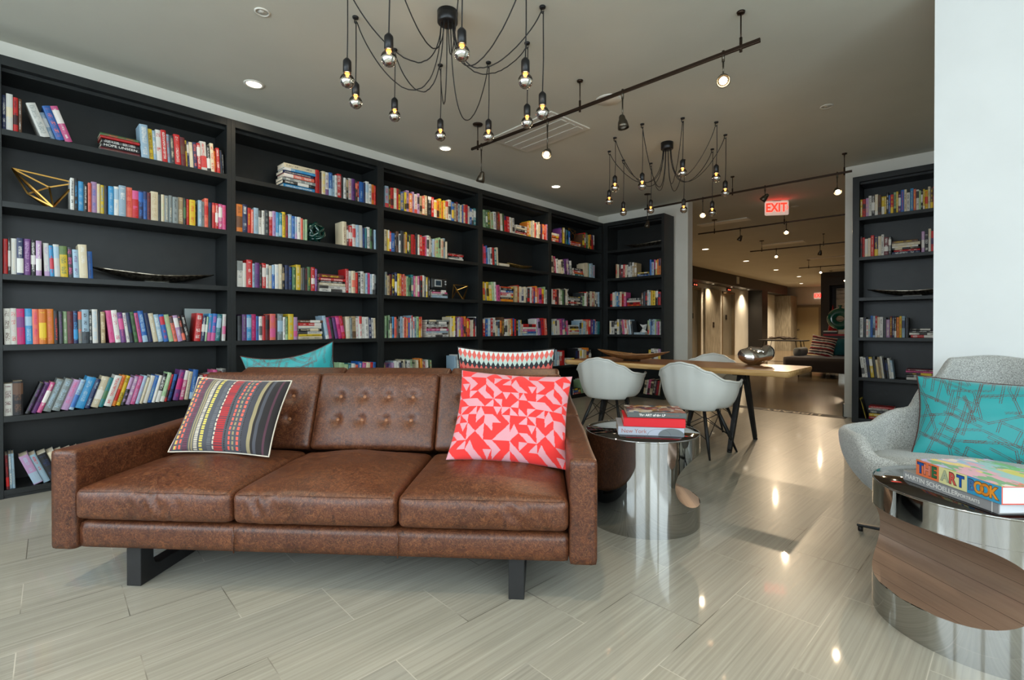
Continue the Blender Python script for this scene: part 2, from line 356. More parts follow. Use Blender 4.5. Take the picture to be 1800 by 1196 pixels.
struct(MB().box(-6.995, 17.28, 0.05, -6.93, 18.72, 2.5).obj('wall_concrete_panel', M_board))
struct(MB().box(-7.0, 25.8, 0, -6.3, 26.9, 2.62).obj('wall_concrete_block', M_board))

# ------------------------------------------------------------------ bookcases
SH = [2.372, 1.912, 1.4456, 0.9895, 0.5283, 0.055]
ZT = 2.842
CASES = {'L': lambda t, d, z: (-4.5 - d, t, z), 'B': lambda t, d, z: (t, 6.95 + d, z), 'R': lambda t, d, z: (t, 6.82 + d, z)}
def cbox(mb, case, t0, t1, d0, d1, z0, z1):
    a = CASES[case](t0, d0, z0); b = CASES[case](t1, d1, z1)
    return mb.box(min(a[0], b[0]), min(a[1], b[1]), z0, max(a[0], b[0]), max(a[1], b[1]), z1)
def bookcase(case, t0, t1, sl, sr, label, group=None, dep=0.33):
    o = thing('bookcase', label, 'bookcase', CASES[case]((t0 + t1) / 2, 0, 0), 0, group)
    inv = Matrix.Translation(o.location).inverted()
    def put(mb, name, bevel=0.0015):
        p = mb.obj(name, M_shelf, o, bevel=bevel); p.matrix_parent_inverse = inv; return p
    put(cbox(MB(), case, t0 - sl, t0, 0, dep, 0, ZT), 'side_panel'); put(cbox(MB(), case, t1, t1 + sr, 0, dep, 0, ZT), 'side_panel')
    put(cbox(MB(), case, t0, t1, dep - 0.02, dep, 0, ZT), 'back_panel')
    mb = MB(); cbox(mb, case, t0, t1, 0, dep - .02, 2.78, ZT); cbox(mb, case, t0, t1, 0.05, dep - .02, 2.755, 2.78); put(mb, 'top_rail')
    put(cbox(cbox(MB(), case, t0, t1, 0, dep - .02, 0.02, 0.055), case, t0, t1, 0.005, 0.02, 0, 0.02), 'plinth')
    for z in SH[:5]: put(cbox(MB(), case, t0, t1, 0, dep - .02, z - 0.038, z), 'shelf')
    return o
BAYS = [(-1.39, -.06, .03, .035), (.01, 1.30, .035, .0325), (1.365, 2.705, .0325, .037), (2.779, 4.12, .037, .0375), (4.195, 5.505, .0375, .035), (5.575, 6.885, .035, .065)]
BL = ['open bookcase section beyond the navy spined book, mostly out of view', 'widest tall charcoal bookcase section holding the large brass frame and long metal dish', 'charcoal bookcase section with a dark green glass knot on its second shelf',
      'charcoal bookcase section with a small black retro television and brass frame', 'charcoal bookcase section with a thin gold dish on its second shelf', 'charcoal bookcase section ending in the inner corner, brass frame on its top shelf']
for (t0, t1, sl, sr), lb in zip(BAYS, BL): bookcase('L', t0, t1, sl, sr, lb, 'charcoal bookcase sections')
bookcase('B', -4.42, -3.465, 0.08, 0.045, 'narrow charcoal bookcase on the short wall beside the lobby opening', 'charcoal bookcase sections')
bookcase('R', -.965, .33, .065, .05, 'charcoal bookcase between the lobby opening and the white column', 'charcoal bookcase sections')

# ------------------------------------------------------------------ books
PAL = dict(w=(226, 224, 216), c=(222, 208, 176), t=(182, 158, 118), g=(130, 138, 136), k=(26, 25, 28), n=(30, 44, 88), b=(36, 100, 178), a=(52, 146, 200), u=(160, 188, 206), q=(32, 122, 128), e=(72, 112, 66),
           l=(164, 196, 148), y=(226, 192, 42), o=(234, 132, 40), s=(232, 112, 88), r=(200, 34, 34), m=(104, 34, 42), p=(212, 88, 142), v=(108, 58, 124), i=(186, 148, 188), d=(54, 60, 64), h=(98, 68, 48), f=(196, 28, 108))
CN = dict(w='white', c='cream', t='tan', g='grey', k='black', n='navy', b='blue', a='bright blue', u='pale blue', q='teal', e='green', l='pale green', y='yellow', o='orange', s='salmon', r='red', m='maroon', p='pink', v='purple', i='lilac', d='dark grey', h='brown', f='magenta')
def book_geo(T, D, Hh, c, a, seed, band, wob):
    """cover and page verts in a frame: x thickness 0..T, y depth 0..D (spine at 0), z height"""
    b = 0.0022; R = random.Random(seed); q = min(0.004, T * 0.22)
    cov = MB(); pg = MB()
    prof = [(0, q), (T * .2, q * .3), (T * .5, 0), (T * .8, q * .3), (T, q)]
    n = len(prof); vs = [(x, y, 0) for x, y in prof] + [(x, y, Hh) for x, y in prof] + [(min(max(x, b), T - b), y + b, 0) for x, y in prof] + [(min(max(x, b), T - b), y + b, Hh) for x, y in prof]
    fs = [(i, i + 1, n + i + 1, n + i) for i in range(n - 1)] + [(2 * n + i + 1, 2 * n + i, 3 * n + i, 3 * n + i + 1) for i in range(n - 1)] + [(n + i, n + i + 1, 3 * n + i + 1, 3 * n + i) for i in range(n - 1)] + [(i + 1, i, 2 * n + i, 2 * n + i + 1) for i in range(n - 1)]
    cov.add(vs, fs, 0, False); nsp = n - 1
    cov.box(0, q, 0, b, D, Hh); cov.box(T - b, q, 0, T, D, Hh)
    e = 0.003; pg.box(b, q + b, e, T - b, D - e, Hh - e)
    uv = {}
    for i in range(nsp):
        u0 = prof[i][0] / T; u1 = prof[i + 1][0] / T; uv[i] = ((u0, 0), (u1, 0), (u1, 1), (u0, 1))
    return cov, pg, uv
def lin(k):
    r, g, b = PAL[k]; return srgb(r, g, b)
class Acc:
    """collects covers and pages with colour attributes"""
    def __init__(s): s.c = MB(); s.p = MB(); s.col = []; s.acc = []; s.par = []; s.uv = []
    def add(s, M, T, D, Hh, c, a, seed, band):
        cov, pg, uv = book_geo(T, D, Hh, c, a, seed, band, 0)
        R = random.Random(seed * 7 + 1); jit = 0.72 + R.random() * 0.26
        lc = lin(c); lc = (lc[0] * jit, lc[1] * jit, lc[2] * jit, 1); la = lin(a)
        for fi, f in enumerate(cov.f):
            on = 1.0 if fi < len(uv) else 0.0
            for k in range(len(f)): s.col.append(lc); s.acc.append(la); s.par.append((seed % 97 / 97.0, band, on, 1)); s.uv.append(uv[fi][k] if on else (0, 0))
        s.c.add([M @ Vector(v) for v in cov.v], cov.f); s.p.add([M @ Vector(v) for v in pg.v], pg.f)
    def meshes(s, name, pname):
        me = s.c.mesh(name, M_book)
        for nm, dat in (('col', s.col), ('acc', s.acc), ('par', s.par)):
            at = me.color_attributes.new(nm, 'FLOAT_COLOR', 'CORNER'); at.data.foreach_set('color', [x for q in dat for x in q])
        u = me.uv_layers.new(name='spine'); u.data.foreach_set('uv', [x for q in s.uv for x in q])
        return me, s.p.mesh(pname, M_page)
def px2t(case, px):
    u = (px - 900) / 854.71; c, s = math.cos(YAW), math.sin(YAW); dx = -s + c * u; dy = c + s * u
    return -4.52 / dx * dy if case == 'L' else ((6.97 if case == 'B' else 6.84) / dy * dx)
# runs: (case, bay name, shelf index, kind, px from, px to, tokens, height or stack height, lean in degrees)
ROWS = []
def row(case, bay, sh, *runs):
    for r in runs: ROWS.append((case, bay, sh) + r)
S, K = 's', 'h'
row('L', 0, 0, (S, 0, 49, 'nw37 wc58 rk47 hw37', 0, 0), (S, 74, 131, 'wg47 uw24 bs37 pw38', 0, -19), (K, 177, 256, 'mh kw kw rm er', .125, 0),
    (S, 250, 399, 'uw69 yh38 uw27 wr48 rw49 ur27 dc37 rw58 mh47 yk16 nw26 cw36 ns36 rw36 wr58 kw36 cr38 or24 rw36 kn25 kw24', 0, -3))
row('L', 0, 1, (S, 125, 399, 'wk27 ka27 au36 kw25 sr26 ib37 cy26 ya26 kn26 au36 wu36 uw47 sr47 rp46 nb36 bn26 mk26 ct57 dk26 cl26 gc36 gc26 gd46 tc46 ke26 rs26 yr46 ks24 uw36 gd26 sr38 kn36 rs26 rw26 pw36 pr36', 0, 0))
row('L', 0, 2, (S, 1, 74, 'rm37 kw28 wc48 nw58 vi58 kw48 iw48', 0, 0), (S, 79, 165, 'wi37 ar26 wu37 ye46 dp36 uv35 cw58 bn35', 0, -2))
row('L', 0, 3, (S, 7, 192, 'wh48 wr48 fv58 au58 sf48 oy58 os58 kr37 dv37 lw37 mk47 na37 gs37 uk58 dw26 wu48 kd27 tc37', 0, -1), (S, 193, 336, 'pf48 wf48 vp47 wv37 nk37 ek37 pn37 bu48 nd47 cw47 uw46 br46 lt46 sd35 iw46 ks36 kw46', 0, (-6, -11)),
    (S, 341, 388, 'rw47 nw36 lw15 ap37 bp37 qu37', 0, 5), (S, 390, 400, 'wp57', 0, 2))
row('L', 0, 4, (S, 5, 40, 'wm56 kh67', 0, 0), (S, 42, 300, 'kv36 vk36 pw36 gu57 gu57 ip56 ub36 au67 nu36 cw57 qe36 wr57 or37 yk37 ki36 iw36 pi36 ui36 cw25 wc36 bl36 wc26 kw37 lw37 rk26 nb36', 0, (20, 13)), (S, 303, 341, 'vf48 pw38 cg37 bu48', 0, (12, 8)), (S, 352, 399, 'ww24 rw35 ug35 pi37 mp36 ww37', 0, 0))
row('L', 0, 5, (S, 8, 40, 'mr47 uw47 ug37', 0, -2), (S, 58, 175, 'iu46 ur36 kn46 wc36 kn36 nk46 cw36 dr36', 0, -20))
row('L', 1, 0, (K, 497, 556, 'a k g s n a c', .225, 0), (S, 556, 663, 'rm37 mk26 cy37 wv37 bu37 uk26 wk26 rw48 dk27 ww26 kt26 wr37 vk37 ks26 rw26 bu46 nk26 wu37 ww36 or36 rs26', 0, 0))
row('L', 1, 1, (S, 416, 541, 'oh58 nw48 ry37 sw26 ug47 ww36 wd26 dg47 rw37 ib37 au37 qu37 yk38 mr26 uw37 bu36 ui26 ww36 sr25 lg25 lg25', 0, 0), (S, 603, 663, 'cm48 mw26 rw36 wr37 uw37 wu37 nb26 qv26 ww37 ek26 kd26 ua26', 0, -1))
row('L', 1, 2, (S, 418, 558, 'wg47 wc26 rw48 uk26 vn37 kg26 rw37 wg26 cu26 bu26 wu37 cw27 kt26 nk37 nb36 ec36 yc48 tg26 dk26 mk26 ey37 rw37 vi26', 0, 0), (K, 561, 608, 'w w c k r m', .17, 0), (S, 608, 663, 'rw38 ww37 cs37 rs36 kw26 ww37 cw26 ub26 pr37 uw26 ww26 kg26', 0, 0))
row('L', 1, 3, (S, 418, 523, 'dk36 vg37 au37 fp37 bd26 wd26 rm26 mk37 sp48 mk15 gu48 ww26 el26 yl48 ip36', 0, 0), (K, 524, 572, 'c y w k w r h', .18, 0), (S, 573, 608, 'uw37 pr36 kd36 vd36 fp37 rp37', 0, -10), (S, 609, 663, 'cw47 gd26 th47 wp36 wr37 wg37 ww47 nw36 ww26 ct26', 0, -2))
row('L', 1, 4, (S, 594, 664, 'le47 lc46 qu36 wc36 sr35 bw47 pi36 cw46 rs36 bn36', 0, 4))
row('L', 2, 0, (S, 678, 838, 'uhrcrybyioiwitstkrwoyoycwbcmucbcrwbwq', 0, 0))
row('L', 2, 1, (S, 677, 786, 'cyrbkhwdtykerrkcrrpwtgucllcuc', 0, 0), (K, 788, 815, 'wkrm', .075, 0))
row('L', 2, 2, (S, 677, 757, 'gtmknyorssleqpcpkcgyyk', 0, 0), (K, 759, 788, 'uwpk', .095, 0))
row('L', 2, 3, (S, 677, 743, 'lelcasgkuwssbwuwulrs', 0, 0), (K, 750, 790, 'wwupmwkg', .2, 0), (S, 792, 838, 'cwykvwiproorrwckw', 0, 0))
row('L', 2, 4, (S, 678, 760, 'gpbiuwwkcdwlkeckohrwel', .2, -3), (K, 762, 798, 'ck', .05, 0), (S, 800, 822, 'uwuubb', .22, 0))
row('L', 3, 0, (S, 850, 905, 'leetlwmhcerrwcw', 0, -3), (K, 907, 926, 'wrkcw', .13, 0), (S, 927, 963, 'oywcswwccmorsi', 0, 0))
row('L', 3, 1, (S, 850, 877, 'rpbuwrqc', 0, -3), (K, 878, 897, 'c', .04, 0))
row('L', 3, 2, (S, 850, 879, 'ygyylwp', 0, -4), (K, 880, 903, 'okwrpbkr', .2, 0), (S, 905, 963, 'trwwcwdwrbosprlw', 0, 0))
row('L', 3, 3, (S, 850, 917, 'rburwcuohwwcyrbrkuw', 0, 0), (K, 919, 943, 'ubpwr', .16, 0), (S, 944, 963, 'wivrs', 0, -6))
row('L', 3, 4, (S, 850, 963, 'rburwcuohwwcyrbrkuw', 0, 0))
row('L', 4, 0, (K, 970, 983, 'rorc', .13, 0), (S, 984, 1003, 'vnyduqb', 0, 0), (K, 1004, 1021, 'orr', .07, 0), (S, 1024, 1046, 'hrecyorw', 0, -2))
row('L', 4, 1, (S, 970, 1006, 'cmpwccdvivg', 0, -6), (K, 1009, 1026, 'qrrk', .12, 0), (S, 1027, 1046, 'ccluuu', 0, 0))
row('L', 4, 2, (S, 970, 998, 'wrsmcledc', 0, 0), (K, 999, 1020, 'krkwgd', .14, 0), (S, 1021, 1054, 'dlwrkcrtwwu', 0, 0))
row('L', 4, 3, (S, 970, 1000, 'uwwwpvqp', 0, -5), (K, 1001, 1018, 'twrckw', .15, 0), (S, 1019, 1054, 'uwucsrvbwuq', 0, 2))
row('L', 4, 4, (S, 972, 993, 'wuurr', .22, 0), (K, 994, 1010, 'wuww', .1, 0), (S, 1012, 1040, 'kmwwcok', .22, 0))
row('L', 4, 5, (S, 985, 1007, 'ykddun', 0, 0), (K, 1008, 1021, 'rbk', .09, 0), (S, 1022, 1044, 'lwhrctw', 0, 0))
row('B', 5, 1, (S, 1082, 1118, 'tcdmrcwwwtt', 0, 0), (K, 1120, 1140, 'bky', .06, 0), (S, 1142, 1161, 'bupyoo', 0, 0))
row('B', 5, 2, (S, 1072, 1100, 'rwuabcrp', 0, 0), (K, 1102, 1126, 'rrwd', .13, 0), (S, 1127, 1161, 'hdkwuyykr', 0, 0))
row('B', 5, 3, (S, 1071, 1090, 'wwkw', 0, 0), (S, 1091, 1113, 'dppwscuud', 0, -7), (K, 1114, 1134, 'u', .035, 0), (S, 1138, 1161, 'lubuulipw', 0, 0))
row('B', 5, 4, (K, 1100, 1132, 'wnye', .13, 0), (S, 1140, 1161, 'ywwi', 0, 0))
row('B', 5, 5, (S, 1130, 1161, 'cwpckmrc', 0, 9))
row('R', 6, 0, (S, 1511, 1652, 'yriwkchyykbrlyvbcwaswlkyychrym', 0, 0))
row('R', 6, 1, (S, 1511, 1566, 'krwcrncwmd', 0, 0), (K, 1567, 1617, 'nrkwch', .15, 0), (S, 1619, 1655, 'ikwrrnt', 0, 0))
row('R', 6, 3, (S, 1511, 1597, 'wkwuburcwdimnkoyuk', 0, 0), (K, 1598, 1655, 'rwkk', .1, 0))
row('R', 6, 4, (S, 1511, 1572, 'wwnydctwkkwu', 0, -6), (K, 1592, 1648, 'wwkpm', .12, 0))
row('R', 6, 5, (S, 1513, 1524, 'yk', 0, -14), (K, 1527, 1572, 'rykwr', .15, 0))
SHN = ['top', 'second', 'third', 'fourth', 'fifth', 'bottom']
BN = ['the widest bookcase', 'the green knot bookcase', 'the television bookcase', 'the gold dish bookcase', 'the inner corner bookcase', 'the narrow bookcase', 'the column bookcase']
def ordn(n): return '%d%s' % (n, 'th' if 10 < n % 100 < 14 else {1: 'st', 2: 'nd', 3: 'rd'}.get(n % 10, 'th'))
ALLB = []
def frame(case):
    return (Vector((0, 1, 0)), Vector((-1, 0, 0)), Vector((-4.5, 0, 0))) if case == 'L' else (Vector((1, 0, 0)), Vector((0, 1, 0)), Vector((0, 6.95 if case == 'B' else 6.82, 0)))
rnd = random.Random(11)
def bmat(x, y, z, o):
    M = Matrix.Identity(4)
    for i in range(3): M[i][0] = x[i]; M[i][1] = y[i]; M[i][2] = z[i]; M[i][3] = o[i]
    return M
STACKTOP = {}; ENDS = {}
def stkh(r): return r[7] if r[3] == K else .255
for ri, (case, bay, sh, kind, p0, p1, toks, hh, lean) in enumerate(ROWS):
    t0, t1 = px2t(case, p0), px2t(case, p1); T, D, O = frame(case); z0 = SH[sh] + 0.0005; Z = Vector((0, 0, 1))
    l0, l1 = (lean if isinstance(lean, tuple) else (lean, lean))
    bounds = (BAYS[bay + 1] if case == 'L' else ((-4.42, -3.465) if case == 'B' else (-.965, .33)))
    t0 = max(t0, bounds[0] + .002); t1 = min(t1, bounds[1] - .002)
    lns = lambda r: 0 if r[3] == K else r[8]
    def lean_of(r, end):
        v = lns(r); v = v if isinstance(v, tuple) else (v, v); return math.tan(math.radians(v[end]))
    HT = .255
    prv = ROWS[ri - 1] if ri and ROWS[ri - 1][:3] == (case, bay, sh) else None; nxt = ROWS[ri + 1] if ri + 1 < len(ROWS) and ROWS[ri + 1][:3] == (case, bay, sh) else None
    me_ = ROWS[ri]
    if prv: t0 = max(t0, ENDS[(bay, sh)] + max(0, lean_of(prv, 1) - lean_of(me_, 0)) * min(HT, stkh(prv), stkh(me_)))
    else: t0 = max(t0, bounds[0] + .002 + max(0, -lean_of(me_, 0)) * HT)
    if nxt: t1 = min(t1, px2t(case, nxt[4]) - .001 - max(0, lean_of(me_, 1) - lean_of(nxt, 0)) * min(HT, stkh(nxt), stkh(me_)))
    else: t1 = min(t1, bounds[1] - .002 - max(0, lean_of(me_, 1)) * HT)
    ENDS[(bay, sh)] = t1
    if kind == S:
        if ' ' in toks or len(toks) == 4 and toks[2].isdigit():
            bk = [(q[0], q[1], int(q[2]) + .6 * rnd.random(), .128 + .0135 * int(q[3]) + rnd.uniform(-.004, .004)) for q in toks.split()]
        else: bk = [(q, rnd.choice('wkwkcyrnwk'), rnd.uniform(2, 4.2), (hh or .222) + rnd.uniform(-.022, .026)) for q in toks]
        tot = sum(b[2] for b in bk); nb = len(bk); TH = [math.radians(l0 + (l1 - l0) * i / max(1, nb - 1)) for i in range(nb)]
        gaps = [max(0, math.tan(TH[i]) - math.tan(TH[i + 1])) * min(bk[i][3], bk[i + 1][3]) for i in range(nb - 1)] + [0]
        sc_ = (t1 - t0 - sum(gaps)) / sum(b[2] / math.cos(h) for b, h in zip(bk, TH)); cur = t0
        for (c, a, wd, ht), th, gp in zip(bk, TH, gaps):
            cs = math.cos(th)
            if a == c: a = 'w' if c != 'w' else 'k'
            Tk = wd * sc_ - .0006; dd = rnd.uniform(.012, .03) + (.03 if ht < .19 else 0)
            dep = rnd.uniform(.14, .17)
            # lean about the depth axis; the corner on the side it leans to stays on the shelf
            X = T * cs - Z * math.sin(th); U = Z * cs + T * math.sin(th)
            base = O + T * cur + D * dd + Z * z0
            if th > 0: base = base + Z * (Tk * math.sin(th)) + T * (Tk * math.sin(th) * math.tan(th))
            M = bmat(X, D, U, base)
            ALLB.append(dict(case=case, bay=bay, sh=sh, M=M, T=Tk, D=dep, H=ht, c=c, a=a, seed=rnd.randrange(1, 9999), band=rnd.random(), t=cur, lying=False, pos=base, run=ri)); cur += wd * sc_ / cs + gp
    else:
        cs_ = toks.split() if ' ' in toks else list(toks); z = z0; n = len(cs_); ws = [rnd.uniform(.7, 1.3) for _ in cs_]; k = hh / sum(ws)
        for c, wd in zip(cs_, ws):
            a = c[1] if len(c) > 1 else rnd.choice('wkwcyw'); c = c[0]
            if a == c: a = 'w' if c != 'w' else 'k'
            Tk = wd * k - .0006; ht = (t1 - t0) * rnd.uniform(.9, 1.0); dd = rnd.uniform(.012, .03)
            j = rnd.uniform(0, (t1 - t0) - ht)
            # lying: thickness up, spine outward, height runs along the shelf
            base = O + T * (t0 + j + ht) + D * dd + Z * z
            M = bmat(Z, D, -T, base)
            if case != 'L' or True:
                hx = Z.cross(D); M = bmat(Z, D, hx, O + T * (t0 + j + (ht if hx.dot(T) < 0 else 0)) + D * dd + Z * z)
            ALLB.append(dict(case=case, bay=bay, sh=sh, M=M, T=Tk, D=min(.16, ht * .8), H=ht, c=c, a=a, seed=rnd.randrange(1, 9999), band=rnd.random(), t=t0 + j + .001 * (z - z0), lying=True, pos=base, run=ri)); z += wd * k
        STACKTOP[(bay, sh, p0)] = z
def area(b):
    d = (b['M'] @ Vector((b['T'] / 2, 0, b['H'] / 2))); dep = -math.sin(YAW) * d.x + math.cos(YAW) * d.y
    cosf = abs((d.x if b['case'] == 'L' else d.y)) / math.hypot(d.x, d.y)
    hid = (b['sh'] == 5 and b['bay'] in (1, 2, 3)) or (b['bay'] == 3 and b['sh'] == 4) or (b['case'] == 'L' and b['bay'] == 0 and b['sh'] == 5 and b['t'] > .22)
    return 0 if hid else b['T'] * b['H'] / dep ** 2 * cosf
ALLB.sort(key=area, reverse=True)
IND, REST = ALLB[:288], ALLB[288:]
# ordinals within each shelf, counted over every book on it
byshelf = {}
for b in ALLB: byshelf.setdefault((b['bay'], b['sh']), []).append(b)
for v in byshelf.values():
    v.sort(key=lambda b: (b['t']))
    for i, b in enumerate(v): b['ord'] = i + 1
seen = set()
for b in IND:
    ac = Acc(); ac.add(Matrix.Identity(4), b['T'], b['D'], b['H'], b['c'], b['a'], b['seed'], b['band'])
    me, pm = ac.meshes('book', 'page_block')
    o = bpy.data.objects.new('book', me); sc.collection.objects.link(o); o.matrix_world = b['M']
    p = bpy.data.objects.new('page_block', pm); sc.collection.objects.link(p); p.parent = o
    tk = 'thick' if b['T'] > .042 else ('slim' if b['T'] < .022 else ('tall' if b['H'] > .235 else ''))
    o['label'] = ' '.join(('%s %s %s book, %s titling, %s from left, %s shelf of %s' % ('flat' if b['lying'] else tk, CN[b['c']], '', CN[b['a']], ordn(b['ord']), SHN[b['sh']], BN[b['bay']])).replace(' ,', ',').split())
    o['category'] = 'book'; o['group'] = 'books on the %s shelf of %s' % (SHN[b['sh']], BN[b['bay']])
    b['obj'] = o
ac = Acc()
for b in REST: ac.add(b['M'], b['T'], b['D'], b['H'], b['c'], b['a'], b['seed'], b['band'])
me, pm = ac.meshes('distant_books', 'page_blocks')
o = bpy.data.objects.new('distant_books', me); sc.collection.objects.link(o); o['kind'] = 'stuff'; o['label'] = 'hundreds of small mixed colour books filling the farther shelves'; o['category'] = 'books'
p = bpy.data.objects.new('page_blocks', pm); sc.collection.objects.link(p); p.parent = o; p['kind'] = 'stuff'
# readable title on the flat stack of the top shelf
M_ink = mat('white_ink', srgb(232, 230, 224), 0.6)
for b in ALLB:
    if b['bay'] == 0 and b['sh'] == 0 and b['lying'] and b['c'] == 'k' and b.get('obj'):
        b['obj'].data.color_attributes['par'].data.foreach_set('color', [0.0, 0, 0, 1] * len(b['obj'].data.loops))
        M = Matrix(((0, 0, 1, 0), (1, 0, 0, 0), (0, 1, 0, 0), (0, 0, 0, 1)))
        # letters read along the shelf: text x -> -z local, text y -> x local, text normal -> -y local
        M = bmat(Vector((0, 0, -1)), Vector((1, 0, 0)), Vector((0, -1, 0)), Vector((b['T'] / 2, -0.0006, b['H'] / 2)))
        text_obj('spine_title', 'HOPE UNSEEN', b['T'] * 0.75, M_ink, b['obj'], mtx=M, sx=1.25)
        break

# ------------------------------------------------------------------ sofas
TH = math.radians(39.9); F0 = 1.90
def sofa_frame(s, t, z=0):
    return Vector((math.cos(TH) * s - math.sin(TH) * (F0 + t), math.sin(TH) * s + math.cos(TH) * (F0 + t), z))
def smooth(x): x = max(0, min(1, x)); return x * x * (3 - 2 * x)
M_button = mat('tan_leather_button', srgb(150, 100, 66), 0.35)
def make_sofa(label):
    """origin at floor, front centre; x along the length, y toward the back"""
    L = 2.27; aw = 0.11; inner = L - 2 * aw; cw = inner / 3
    o = thing('leather_sofa', label, 'sofa', group='back to back leather sofas')
    for sx in (-1, 1):
        def arm(p, sx=sx):
            return Vector((p.x, p.y, p.z + 0.004 * math.sin(p.y * 9 + sx) * (p.z > 0.15)))
        rbox(aw, 0.98, 0.415, 0.014, 0.02, arm).obj('armrest', M_leather, o, loc=(sx * (L / 2 - aw / 2), 0.49, 0.3775))
        # seam welt round the front face of the arm
        w = MB(); x0, x1, z0, z1 = -aw / 2 + .008, aw / 2 - .008, -.2, .2
        w.tube([(x0, 0, z0), (x0, 0, z1), (x1, 0, z1), (x1, 0, z0)], 0.0025, 6, closed=True).obj('welt', M_leather, o, loc=(sx * (L / 2 - aw / 2), 0.0075, 0.3775))
    def base(p):
        return Vector((p.x, p.y - 0.006 * math.cos(p.z / 0.06 * 1.3) * (p.y < 0), p.z))
    rbox(inner + 0.004, 0.93, 0.112, 0.016, 0.028, base).obj('seat_base', M_leather, o, loc=(0, 0.485, 0.229))
    for i in (-1, 1): MB().tube([(i * cw / 2, 0.0085, 0.176), (i * cw / 2, 0.006, 0.282)], 0.0028, 6).obj('seam', M_leather, o)
    for i in range(3):
        def cush(p, i=i):
            u = p.x / (cw / 2); v = p.y / 0.33; top = smooth(p.z / 0.06 + 0.2)
            crown = 0.052 * (1 - abs(u) ** 2.6) * (1 - abs(v) ** 3) * top
            n = noise.noise(Vector((p.x * 7 + i * 9, p.y * 4, p.z * 5))) * 0.006
            q = Vector(p)
            q.z += crown + n * top * (1 - abs(u) ** 6)
            if p.y < -0.25:   # bulging, wrinkled front band
                k = smooth((-0.25 - p.y) / 0.07); q.y -= 0.014 * (1 - (p.z / 0.075) ** 2) * (1 - abs(u) ** 6) * k
                wr = noise.noise(Vector((p.x * 34 + p.z * 14 + i * 5, i * 3.1, p.z * 9))); env = math.exp(-((u - (0.05, -.55, .45)[i]) / 0.42) ** 2)
                q.y -= 0.022 * wr * env * k * (1 - (p.z / 0.08) ** 2)
            else:
                wr = noise.noise(Vector((p.x * 8 + i * 7, p.y * 30 + p.x * 9, 3.3 + i))); q.z += 0.006 * wr * top * smooth((v + .2) * 1.4) * (1 - abs(u) ** 4)
            return q
        c = rbox(cw - 0.003, 0.66, 0.132, 0.03, 0.0145, cush).obj('seat_cushion', M_leather, o, loc=((i - 1) * cw, 0.322, 0.365))
        sm = MB(); pts = []
        for a in range(41):
            x = (a / 40 - 0.5) * (cw - 0.055); u = x / (cw / 2); pts.append((x, -0.3255 - 0.007 * (1 - abs(u) ** 6), 0.0545 + 0.004 * (1 - abs(u) ** 4)))
        sm.tube(pts, 0.0016, 5).obj('stitch_seam', M_leather, c)
        # reclined tufted back
        bt = [(-.75 + .5 * a, b) for a in range(4) for b in (0.24, -0.30)]
        Hb = 0.43; D = 0.15
        def back(p, i=i):
            u = p.x / (cw / 2); v = p.z / (Hb / 2); q = Vector(p)
            if p.y < 0.03:
                k = smooth((0.03 - p.y) / 0.09)
                bulge = 0.016 * (1 - abs(u) ** 5) * (1 - abs(v) ** 4)
                dent = 0
                for bu, bv in BTN:
                    dd = math.hypot((u - bu) * cw / 2, (v - bv) * Hb / 2); dent += 0.017 * math.exp(-(dd / 0.024) ** 2) + 0.006 * math.exp(-(dd / 0.06) ** 2)
                fold = sum(0.0045 * math.exp(-((u - bu) * cw / 2 / 0.007) ** 2) * smooth(1 - abs(v + 0.03) / 0.4) for bu in (-.6, -.2, .2, .6))
                q.y += (-bulge + dent + fold * 0.8) * k
            return q
        BTN = [(bu, bv) for bu in (-.6, -.2, .2, .6) for bv in (0.34, -0.26)]
        bk = rbox(cw - 0.003, D, Hb, 0.022, 0.0125, back).obj('back_cushion', M_leather, o, loc=((i - 1) * cw, 0.79, 0.62), rot=(math.radians(-21), 0, 0))
        for bu, bv in BTN:
            MB().lathe([(0, -.006), (0.0075, -.005), (0.0115, 0), (0.009, 0.005), (0, 0.0055)], (0, 0, 0), 14).obj('button', M_button, bk, loc=(bu * cw / 2, -D / 2 + 0.006, bv * Hb / 2), rot=(PI / 2, 0, 0))
    # upright rear frame behind the cushions
    rbox(inner, 0.07, 0.64, 0.015, 0.04).obj('back_frame', M_leather, o, loc=(0, 0.945, 0.495))
    for sx in (-1, 1):
        x = sx * 0.815; m = MB()
        # sled leg: front and rear uprights joined by a runner with a curved inner corner
        yz = [(0.055, 0), (0.055, 0.171), (0.125, 0.171), (0.125, 0.09), (0.135, 0.068), (0.16, 0.056), (0.80, 0.056), (0.825, 0.068), (0.835, 0.09), (0.835, 0.171), (0.905, 0.171), (0.905, 0)]
        n = len(yz); hw = 0.032
        m.add([(x - hw, a, b) for a, b in yz] + [(x + hw, a, b) for a, b in yz], [tuple(range(n)), tuple(range(2 * n - 1, n - 1, -1))] + [(i, n + i, n + (i + 1) % n, (i + 1) % n) for i in range(n)])
        m.obj('leg', M_blackwood, o, bevel=0.003)
    return o
sof = make_sofa('brown leather three seat sofa facing the camera with striped and red cushions')
sof.location = sofa_frame(-0.9225, 0); sof.rotation_euler = (0, 0, TH)
sof2 = copy_tree(sof); sof2['label'] = 'brown leather sofa backing onto the near one, facing the bookcases'
sof2.location = sofa_frame(-0.9225, 1.985); sof2.rotation_euler = (0, 0, TH + PI)

